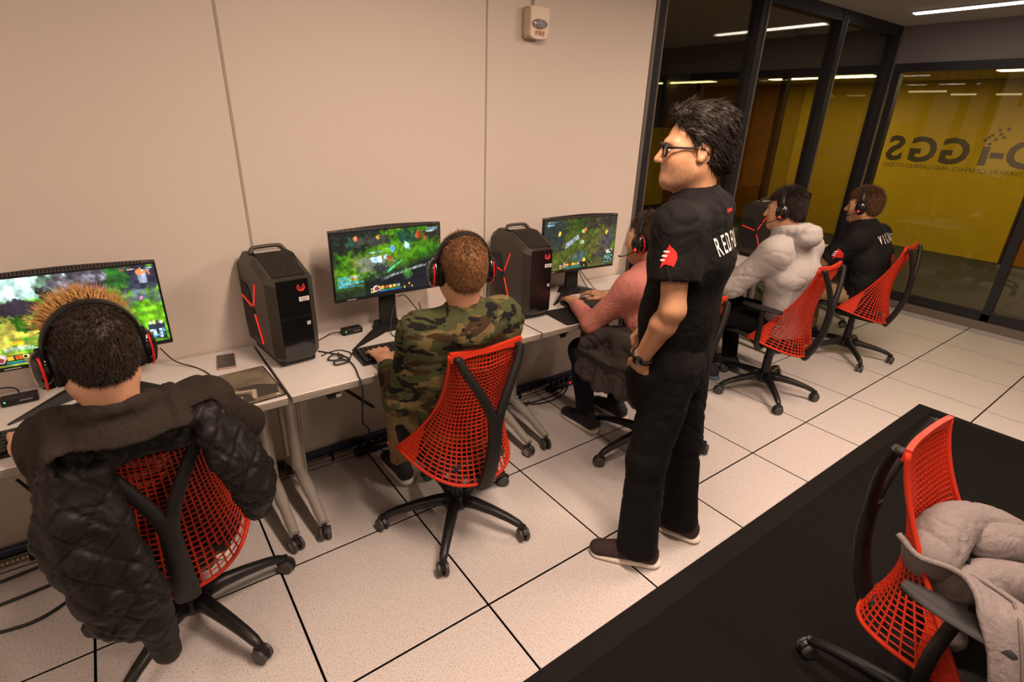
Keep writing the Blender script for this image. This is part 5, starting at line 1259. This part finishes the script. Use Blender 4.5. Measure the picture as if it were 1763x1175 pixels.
make_headset('black and red headset with microphone boom on the person in pink', HM3, mic=True, tiltx=math.radians(-4))
# --- standing man
def jersey_collar(s, n, hc, RH):
    ring = [n+A(.066*math.sin(a), .014+.064*math.cos(a), .016-.016*math.cos(a)) for a in np.linspace(0, 2*PI, 17)]
    for a, b in zip(ring[:-1], ring[1:]): s.cone(a, b, .010, .010, .010)
def line4(P):
    x, y, z_ = np.abs(P[..., 0]), P[..., 1], P[..., 2]
    front = y-(.070+.25*(z_-.085)); front = np.maximum(front, np.where(y > .042, .066-z_, -9)); side = np.where(y > -.022, (.012-z_)+np.clip(y-.012, 0, 1)*1.6, -9.0)
    ear = np.where(x > .05, .033-np.sqrt((y+.010)**2+(z_+.010)**2), -9); nape = -.092-z_
    return np.maximum(np.maximum(front, side), np.maximum(ear, nape))
def hair_wavy():
    def ex(s):
        s.ell((0, .025, .104), (.056, .060, .028), .03); s.ell((.0, -.060, .075), (.070, .052, .055), .03); s.ell((0, -.080, .0), (.056, .032, .06), .03); s.ell((0, .066, .094), (.045, .026, .020), .02)
    V, F = hair_cap(0, line4, .010, .0045, .006, .003, ex); N = vnormals(V, F); P = V*A(55, 26, 38); wv = 1-np.abs(vnoise(P+vnoise(V*30)[:, None]*.8))*2
    up = np.clip((V[:, 2]-.0)/.06, .1, 1); V = V+N*(.0065*wv*up)[:, None]
    p, nn = sample_faces(V, F, 5200, lambda c: (np.linalg.norm((c-A(0, -.018, .032))/A(.076, .098, .088), axis=1) > 1.03).astype(float))
    g = vnoise(p*26)[:, None]; fl = np.concatenate([.5*g, -.9+.25*g, -.35-.5*np.clip(-p[:, 1:2]/.08, -1, 1)], 1); d = fl-nn*(fl*nn).sum(1)[:, None]*.9+nn*.15+rng.normal(0, .08, p.shape)
    return catVF((V, F), strands(p-nn*.002, d, .032*(.6+.8*rng.random(len(p))), .0016, 4, .10, wig=.5))
def pocket(s, J):
    w_ = J['wrL']; d = A(.42, -.05, -1); d /= np.linalg.norm(d); s.ecap(w_+d*.085, w_+d*.21, (.060, .040), (.055, .036), (0.3, 1, 0), .03, flat=0)
p4, shirt4, HM4 = build_person('standing person in a black team jersey and black trousers, hand in pocket', (2.0, -.72), math.radians(30),
    dict(pel=(0, 0, .95), hem=(0, .01, .86), wai=(0, .015, 1.08), che=(0, .005, 1.30), nck=(-.004, .008, 1.510), head=(-.012, .050, 1.660), shL=(-.190, .045, 1.430), shR=(.190, -.02, 1.435), elL=(-.255, .015, 1.175), elR=(.27, .0, 1.16), wrL=(-.188, .105, .950), wrR=(.22, .12, .95), hipL=(-.085, 0, .90), hipR=(.085, -.02, .90), knL=(-.125, .035, .50), knR=(.10, -.075, .50), anL=(-.150, .015, .065), anR=(.100, -.125, .065)),
    dict(shirt=m_jersey, shirt_name='jersey', trousers=m_black_tr, skin=m_skin2, hrot=(math.radians(18), math.radians(-3), 0), bw=1.02, bd=1.10, sleeve='short', bare=True, slen=.66, sr=1.12, fold=.008, fs=7, stand=True, hemcut=-.055, collar=jersey_collar, tw=1.04, cuff=.080, tfold=.009, hs=1.03, seed=9, res=.0075,
         hdL=(.42, -.05, -1), hupL=(-1, .5, 0), poseL=(.25, .05), hdR=(-.2, .3, -1), hupR=(1, .3, 0), shL=math.radians(9), shR=math.radians(-12), m_shoe=m_shoe, textra=pocket, stub=True, hair=[('hair', hair_wavy(), m_h_black)], sho=0.0))
# glasses and watch
gl = thing('eyeglasses', 'dark-framed eyeglasses on the standing person', 'glasses'); gl.matrix_world = HM4
for q in (-1, 1):
    b = MB(); b.tube([(q*.033+.026*math.copysign(abs(math.cos(a))**.6, math.cos(a)), .100-.10*abs(q*.033+.026*math.cos(a))**2*8, .001+.019*math.copysign(abs(math.sin(a))**.6, math.sin(a))) for a in np.linspace(0, 2*PI, 21)], .0040, 6, caps=False); fo = b.build('lens_rim', m_blk, gl, True)
    b = MB(); b.add([(q*.033+.024*math.cos(a), .0995-.10*abs(q*.033+.024*math.cos(a))**2*8, .001+.017*math.sin(a)) for a in np.linspace(0, 2*PI, 16, endpoint=False)], [tuple(range(16))]); b.build('lens', glass_mat('lens_glass', (.93, .93, .95)), fo)
    MB().tube([(q*.060, .093, .008), (q*.076, .068, .009), (q*.081, .02, .007), (q*.082, -.012, .004), (q*.080, -.030, -.014)], [.0045, .0042, .0036, .0034, .0026], 6).build('temple', m_blk, gl, True)
MB().tube([(-.009, .101, .004), (0, .104, .007), (.009, .101, .004)], .0025, 6).build('bridge', m_gloss, gl, True)
def at4(v): return Matrix.Translation((2.0, -.72, 0)) @ Matrix.Rotation(math.radians(30), 4, 'Z') @ Vector(v)
el_, wr_ = A(-.255, .015, 1.175), A(-.188, .105, .950); ax_ = (wr_-el_)/np.linalg.norm(wr_-el_); c_ = wr_-ax_*.015
wt = thing('wristwatch', 'black wristwatch on the left wrist of the standing person', 'watch', tuple(at4(c_)), math.radians(30))
Rw = frame_dir(ax_, (-1, .2, 0)); 
MB().tube([Rw[:, 0]*.034*math.cos(a)+Rw[:, 2]*.030*math.sin(a) for a in np.linspace(0, 2*PI, 25)], .010, 6, caps=False, flat=1).build('strap', m_blk, wt, True)
b = MB(); b.lathe([(.018, .0), (.019, .004), (.018, .011), (.015, .013)], 20); b.v = [tuple(Rw@A(p[0], p[1], p[2]+.028)) for p in b.v]; wf = b.build('case', m_gloss, wt, True, .6)
# --- grey hoodie man
def hood_bunch(s, J):
    n = J['nck']; ring = [n+A(.088*math.sin(a), -.012+.085*math.cos(a), .030-.022*math.cos(a)) for a in np.linspace(0, 2*PI, 17)]
    for k, (a, b) in enumerate(zip(ring[:-1], ring[1:])): s.cone(a, b, .028, .028, .015)
    s.ell(n+A(0, -.125, .000), (.105, .065, .060), .025, M=Rx(-.3)); s.ell(n+A(0, -.135, .045), (.085, .040, .030), .015)
hs5, tp5 = hair_short(.018, 6000, .040, .009, rad=.0012, n_top=2600)
p5, shirt5, HM5 = build_person('person in a grey hooded sweatshirt leaning on the desk', (3.825, -.20), 0.0,
    dict(pel=(.02, -.05, .53), che=(-.01, -.03, .86), nck=(-.04, .035, 1.110), head=(-.055, .090, 1.260), shL=(-.215, .015, 1.010), shR=(.17, .0, 1.010), elL=(-.315, .19, .765), elR=(.24, .20, .76), wrL=(-.125, .40, .768), wrR=(.08, .42, .768), **seat_legs()),
    dict(shirt=m_grey_f, shirt_name='hoodie', trousers=m_black_tr, skin=m_skin, hrot=(math.radians(16), math.radians(-8), 0), bw=1.14, bd=1.08, sr=1.2, fold=.007, fs=6, chair=(3.825, -.20, math.radians(3)), extra=hood_bunch, hair=[('hair', catVF(*hs5, tp5), m_h_dark)], seed=12, m_shoe=m_shoe2, m_sole=mat('sole_blue', (.10, .15, .24), rough=.6)))
make_headset('black headset with red dot on the person in the grey hoodie', HM5, mic=True, accent=False, tiltx=math.radians(-2))
# --- black jersey man at the far desk
hs6, tp6 = hair_short(.022, 6000, .038, .010, rad=.0014, n_top=2600)
p6, shirt6, HM6 = build_person('person in a black team jersey seated at the far desk', (5.02, -.22), 0.0,
    dict(pel=(0, -.04, .53), che=(-.03, .0, .84), nck=(-.085, .065, 1.085), head=(-.105, .110, 1.215), shL=(-.245, .04, .985), shR=(.13, .04, .985), elL=(-.31, .22, .76), elR=(.21, .22, .76), wrL=(-.10, .42, .768), wrR=(.06, .44, .768), **seat_legs(0, .14)),
    dict(shirt=m_jersey2, shirt_name='jersey', trousers=m_khaki, skin=m_skin2, hrot=(math.radians(10), math.radians(-8), 0), bw=1.12, bd=1.1, sleeve='short', bare=True, slen=.8, sr=1.15, fold=.010, chair=(5.02, -.22, math.radians(6)), collar=jersey_collar, hair=[('hair', catVF(*hs6, tp6), m_h_auburn)], seed=15, m_shoe=m_shoe2))
def beard():
    s = SDF((-.09, -.02, -.14), (.09, .13, .0), .005); s.ell((0, .040, -.072), (.058, .058, .050), .02); s.ell((0, .076, -.100), (.028, .022, .024), .02); s.cone((-.028, .090, -.054), (.028, .090, -.054), .009, .009, .01); s.cone((-.02, .10, -.066), (.02, .10, -.066), .006, .006, .006, 'd'); s.halfspace_cut((0, 0, -.045), (0, -.35, 1)); s.halfspace_cut((0, -.0, 0), (0, -1, 0)); return s.mesh(1)
V, F = beard(); mesh_obj('beard', np.array([tuple(Matrix.Translation((-5.02, .22, 0)) @ HM6 @ Vector(v)) for v in V]), F, m_h_auburn, p6)
make_headset('black headset on the seated person in the black jersey', HM6, mic=True, accent=False, tiltx=math.radians(0))

# ---- lettering and badges on the jerseys: flat prints laid on the cloth
def lay_on(shirt, root, verts, faces, origin, right, up, name, m, off=.0022, push=.25):
    """project a flat shape (metres in right/up) onto the shirt surface along the inward normal"""
    me = shirt.data; bv = BVHTree.FromPolygons([v.co.copy() for v in me.vertices], [tuple(p.vertices) for p in me.polygons])
    right = Vector(right).normalized(); up = Vector(up); up = (up-right*up.dot(right)).normalized(); nrm = right.cross(up); out = []
    for v in verts:
        p = Vector(origin)+right*v[0]+up*v[1]; h = bv.ray_cast(p+nrm*push, -nrm, push*2)
        out.append((h[0]+nrm*off) if h[0] else p)
    b = MB(); b.add(out, faces); return b.build(name, m, shirt)
m_white_p = mat('print_white', (.80, .76, .72), rough=.6); m_red_p = mat('print_red', (.55, .012, .012), rough=.6)
def text_vf(s_, size, sx=1.0, arc=0.0, shear=0.0, align='LEFT', bold=0.0, spacing=1.0):
    me = text_mesh(s_, size, m_white_p, 0, spacing, align, bold); vs = [v.co.copy() for v in me.vertices]; fs = [tuple(p.vertices) for p in me.polygons]
    return [(v.x*sx+shear*v.y, v.y+arc*0) for v in vs], fs
def lay_word(shirt, root, word, size, origin, right, up, step, arc, sx=.62, m=None, bold=.0, y_amp=0.0):
    n = len(word)
    for k, ch in enumerate(word):
        if ch == ' ': continue
        q = k-(n-1)/2; vs, fs = text_vf(ch, size, sx, align='CENTER', bold=bold); th = -q*arc
        vs = [(x*math.cos(th)-y*math.sin(th)+q*step, x*math.sin(th)+y*math.cos(th)-y_amp*q*q) for x, y in vs]
        lay_on(shirt, root, vs, fs, origin, right, up, 'letter', m or m_white_p)
lay_word(shirt4, p4, 'REDFOXES', .084, (-.018, -.20, 1.352), (1, 0, 0), (0, 0, 1), .0275, .055, .47, bold=.0009, y_amp=.0010)
lay_word(shirt4, p4, 'powered by', .020, (.0, -.16, 1.458), (1, 0, 0), (0, -.2, 1), .0105, 0, .9, m_red_p, bold=.0006)
# sleeve badge: red swept head shape with three white bars
fx = [(-.030, -.060), (-.022, -.045), (-.006, -.032), (.010, -.036), (.022, -.034), (.034, -.040), (.040, -.020), (.042, .004), (.034, .028), (.018, .044), (.000, .054), (-.008, .066), (-.014, .050), (-.020, .030), (-.028, .010), (-.030, -.02)]
def badge(shirt, root, origin, right, up, sc=1.0):
    def grid(poly):                       # fan around the centre keeps the print on the curved sleeve
        c = (sum(p[0] for p in poly)/len(poly), sum(p[1] for p in poly)/len(poly)); vs = [c]; fs = []
        n = len(poly)
        for k in (1/3, 2/3, 1): vs += [(c[0]+(x-c[0])*k, c[1]+(y-c[1])*k) for x, y in poly]
        for i in range(n):
            j = (i+1) % n; fs.append((0, 1+i, 1+j))
            for r_ in range(2): fs.append((1+r_*n+i, 1+(r_+1)*n+i, 1+(r_+1)*n+j, 1+r_*n+j))
        return [(x*sc, y*sc) for x, y in vs], fs
    vs, fs = grid(fx); lay_on(shirt, root, vs, fs, origin, right, up, 'badge', m_red_p)
    for k in range(3):
        x0, y0 = -.034-.004*k, .022-.022*k; L = .030-.003*k
        vs, fs = grid([(x0, y0), (x0+L, y0+.002), (x0+L+.006, y0+.011), (x0+.006, y0+.009)]); lay_on(shirt, root, vs, fs, origin, right, up, 'badge_stripe', m_white_p, .0034)
badge(shirt4, p4, (-.30, .050, 1.352), (-.25, -1, 0), (0, 0, 1), .62)
lay_word(shirt6, p6, 'VIKING', .075, (.0, -.20, .945), (1, 0, 0), (0, -.15, 1), .042, .09, .62, bold=.0012, y_amp=.0012)
lay_on(shirt6, p6, [(-.02, -.13), (.02, -.13), (.02, .02), (-.02, .02), (-.05, -.005), (-.04, -.02), (-.02, -.012)], [(0, 1, 2, 3), (3, 4, 5, 6)], (.0, -.20, .86), (1, 0, 0), (0, 0, 1), 'number', m_red_p)
badge(shirt6, p6, (-.37, .10, .87), (-.25, -1, 0), (0, 0, 1), .7)
# ================================================================== JACKETS
m_puffer = mat('black_quilted_nylon', (0.0075, 0.0065, 0.006), rough=.55, var=.25, vscale=40, bump=.1, bscale=300, spec=.3, wrk=.25, wscale=9)
m_fleece = mat('grey_fleece', (0.215, 0.185, 0.178), rough=.98, var=.16, vscale=240, bump=.45, bscale=330, spec=.15, wrk=.25, wscale=10)
m_coat = mat('grey_brown_coat', (0.060, 0.052, 0.046), rough=.95, var=.25, vscale=200, bump=.25, bscale=380, spec=.2, wrk=.4, wscale=9)
# black quilted jacket hung over the left chair
jk = thing('quilted_jacket', 'black quilted jacket hanging over the back of the left chair', 'jacket', (.305, -.065, 0))
s = SDF((-.36, -.46, .20), (.36, -.06, 1.08), .0075)
band = [(-.195, -.262, .895), (-.150, -.262, .950), (-.06, -.268, .970), (.06, -.268, .968), (.150, -.262, .948), (.205, -.262, .880)]
for a, b in zip(band[:-1], band[1:]): s.cone(a, b, .037, .037, .03)
for a, b in zip(band[1:-2], band[2:-1]): s.cone(A(*a)+A(0, -.012, -.055), A(*b)+A(0, -.012, -.055), .022, .022, .03)
for pts, rs in (([(-.165, -.300, .90), (-.178, -.320, .80), (-.180, -.335, .68), (-.160, -.335, .55), (-.150, -.330, .46), (-.135, -.325, .40)], [.045, .056, .066, .068, .060, .042]), ([(-.110, -.310, .89), (-.110, -.335, .76), (-.100, -.340, .62), (-.085, -.340, .50), (-.085, -.335, .40), (-.078, -.33, .32)], [.036, .042, .048, .050, .046, .040]), ([(-.220, -.27, .84), (-.235, -.29, .74), (-.225, -.305, .64)], [.030, .034, .03]),
                ([(.185, -.285, .88), (.210, -.305, .79), (.225, -.310, .70), (.225, -.305, .63)], [.042, .050, .052, .038]), ([(.14, -.325, .93), (.165, -.335, .84), (.19, -.335, .75)], [.035, .036, .028]), ([(.235, -.26, .83), (.255, -.27, .73), (.260, -.27, .66)], [.032, .036, .026])):
    for k in range(len(pts)-1): s.cone(pts[k], pts[k+1], rs[k], rs[k+1], .030)
V, F = s.mesh(1); V = folds(V, F, .008, 10, 3); N = vnormals(V, F)
q = np.minimum(np.abs(((V[:, 0]+V[:, 2]*.9)*11) % 1-.5), np.abs(((V[:, 0]*-1+V[:, 2]*.9)*11) % 1-.5)); V = V-N*(.006*np.exp(-(q/.07)**2))[:, None]
V = press_jacket = V; mesh_obj('quilted_shell', V, F, m_puffer, jk)
s = SDF((-.20, -.42, .15), (.02, -.24, .46), .0075); s.cone((-.085, -.332, .36), (-.080, -.33, .27), .046, .040, .02); s.cone((-.080, -.33, .27), (-.078, -.328, .235), .036, .035, .008, flat=1); V, F = s.mesh(1); V = folds(V, F, .007, 14, 8); mesh_obj('cuff', V, F, m_puffer, jk)

# grey fleece thrown over the empty chair
def thick_sheet(P, th):
    NX, NY = P.shape[:2]; V = P.reshape(-1, 3); i = (np.arange(NX-1)[:, None]*NY+np.arange(NY-1)).ravel(); F = np.stack([i, i+NY, i+NY+1, i+1], -1); N = vnormals(V, F); n = len(V)
    e = [np.arange(NY-1), (NX-1)*NY+np.arange(NY-1), np.arange(NX-1)*NY, np.arange(NX-1)*NY+NY-1]; E = np.concatenate([np.stack([e[0], e[0]+1], -1), np.stack([e[1]+1, e[1]], -1), np.stack([e[2]+NY, e[2]], -1), np.stack([e[3], e[3]+NY], -1)])
    return np.concatenate([V+N*th/2, V-N*th/2]), np.concatenate([F, F[:, ::-1]+n, np.stack([E[:, 0], E[:, 0]+n, E[:, 1]+n, E[:, 1]], -1)])
fj = thing('fleece_jacket', 'grey fleece jacket thrown over the seat of the empty chair', 'jacket', (0, 0, 0))
# front panel hanging over the near arm rest
E_ = cr([(1.868, -1.585, .745), (1.855, -1.635, .715), (1.860, -1.690, .725), (1.825, -1.735, .738), (1.775, -1.785, .722), (1.735, -1.850, .610), (1.715, -1.890, .470)], 7)
F_ = cr([(2.28, -1.62, .640), (2.26, -1.72, .580), (2.20, -1.83, .555), (2.10, -1.95, .550), (1.93, -2.06, .640), (1.76, -2.10, .600), (1.70, -2.10, .450)], 7)
n_s = len(E_); n_y = 40; G = np.zeros((n_s, n_y, 3))
for i_ in range(n_s):
    for k in range(n_y):
        f = k/(n_y-1); p = E_[i_].lerp(F_[i_], f); sag = .07*math.sin(PI*f)*max(0, 1-i_/(n_s*.62)); G[i_, k] = (p.x, p.y, p.z-sag+.02*math.sin(f*PI)*(i_ > n_s*.62))
Nn = np.zeros_like(G); dI = np.gradient(G, axis=0); dK = np.gradient(G, axis=1); Nn = np.cross(dI, dK); Nn /= np.linalg.norm(Nn, axis=-1, keepdims=True)+1e-9
if Nn[n_s//2, 10, 2] < 0: Nn = -Nn
gi, gk = np.meshgrid(np.linspace(0, 1, n_s), np.linspace(0, 1, n_y), indexing='ij'); gn = fbm(np.stack([gi*2.2, gk*7, 0*gi+4], -1), 3); G = G+Nn*(.010+.028*np.clip(gn+.25, -.5, 1)*np.clip(gk*4, .15, 1))[..., None]; G = G+A(0, 1, 0)*(.02*fbm(np.stack([gi*5, gk*2, 0*gi+8], -1), 2))[..., None]
V, F = thick_sheet(G, .010); mesh_obj('front_panel', V, F, m_fleece, fj)
hem = MB(); hem.tube([tuple(G[i_, 0]) for i_ in range(0, n_s, 2)], .008, 7); hem.build('hem', m_fleece, fj, True)
MB().tube([tuple(G[i_, 7]+Nn[i_, 7]*.009) for i_ in range(0, n_s, 2)], .0035, 6).build('zip_seam', mat('fleece_seam', (.13, .11, .105), rough=.9), fj, True)
# sleeve and rolled parts lying on top
def roll(pts, r, nm, seed, flat=.8):
    pts = [A(*p) for p in pts]; lo = np.min(pts, 0)-.12; hi = np.max(pts, 0)+.12; s = SDF(lo, hi, .0075)
    pp = cr([tuple(p) for p in pts], 5)
    for a, b in zip(pp[:-1], pp[1:]): s.cone(a, b, r, r, .02)
    V, F = s.mesh(1); V = folds(V, F, .007, 12, seed); mesh_obj(nm, V, F, m_fleece, fj)
roll([(1.93, -1.645, .690), (2.03, -1.635, .725), (2.15, -1.650, .705), (2.25, -1.71, .665), (2.32, -1.80, .60)], .056, 'sleeve', 4)
roll([(2.12, -1.70, .690), (2.24, -1.78, .670), (2.32, -1.88, .61)], .050, 'sleeve', 14)
roll([(1.93, -1.715, .660), (2.04, -1.755, .645), (2.14, -1.83, .63)], .044, 'hood_roll', 9)
MB().tube([(1.985, -1.690, .735), (1.978, -1.705, .715), (1.972, -1.715, .690)], [.005, .008, .004], 6).build('cord_toggle', m_blk, fj, True)

# grey-brown coat lying over the near arm of the pink shirt person's chair
ct = thing('draped_coat', 'dark grey-brown coat draped beside the lap of the person in pink', 'coat', (2.55, -.23, 0))
s = SDF((-.40, -.20, .30), (.02, .42, .86), .0075); X_ = -.272
for k in range(9):
    y0 = -.13+.05*k; s.ecap((X_+.02*math.sin(k*1.7), y0, .715), (X_-.02+.015*math.sin(k*2.3), y0+.015, .44+.02*math.sin(k*.9)), (.034, .020), (.030, .017), (0, 1, 0), .02)
for pts, r in (([(X_-.01, -.15, .725), (X_, .05, .745), (X_+.01, .27, .715)], .034), ([(X_+.06, -.12, .715), (X_+.07, .06, .735), (X_+.06, .22, .700)], .038), ([(X_+.13, -.10, .69), (X_+.14, .08, .70), (X_+.12, .22, .675)], .034), ([(X_-.02, .16, .70), (X_-.03, .25, .63), (X_-.01, .30, .56)], .028), ([(X_-.03, -.12, .64), (X_-.035, .05, .60), (X_-.03, .24, .60)], .018)):
    for a, b in zip(pts[:-1], pts[1:]): s.cone(a, b, r, r, .02)
V, F = s.mesh(1); V = folds(V, F, .010, 12, 21); mesh_obj('cloth', V, F, m_coat, ct)

# sleeve end hanging under the arm rest
s = SDF((1.72, -1.80, .28), (2.02, -1.55, .66), .0075)
for a, b, r0, r1 in (((1.97, -1.70, .60), (1.93, -1.71, .555), .045, .042), ((1.93, -1.71, .555), (1.915, -1.745, .515), .042, .036)): s.cone(a, b, r0, r1, .02)
V, F = s.mesh(1); V = folds(V, F, .008, 13, 5); mesh_obj('sleeve_end', V, F, m_fleece, fj)
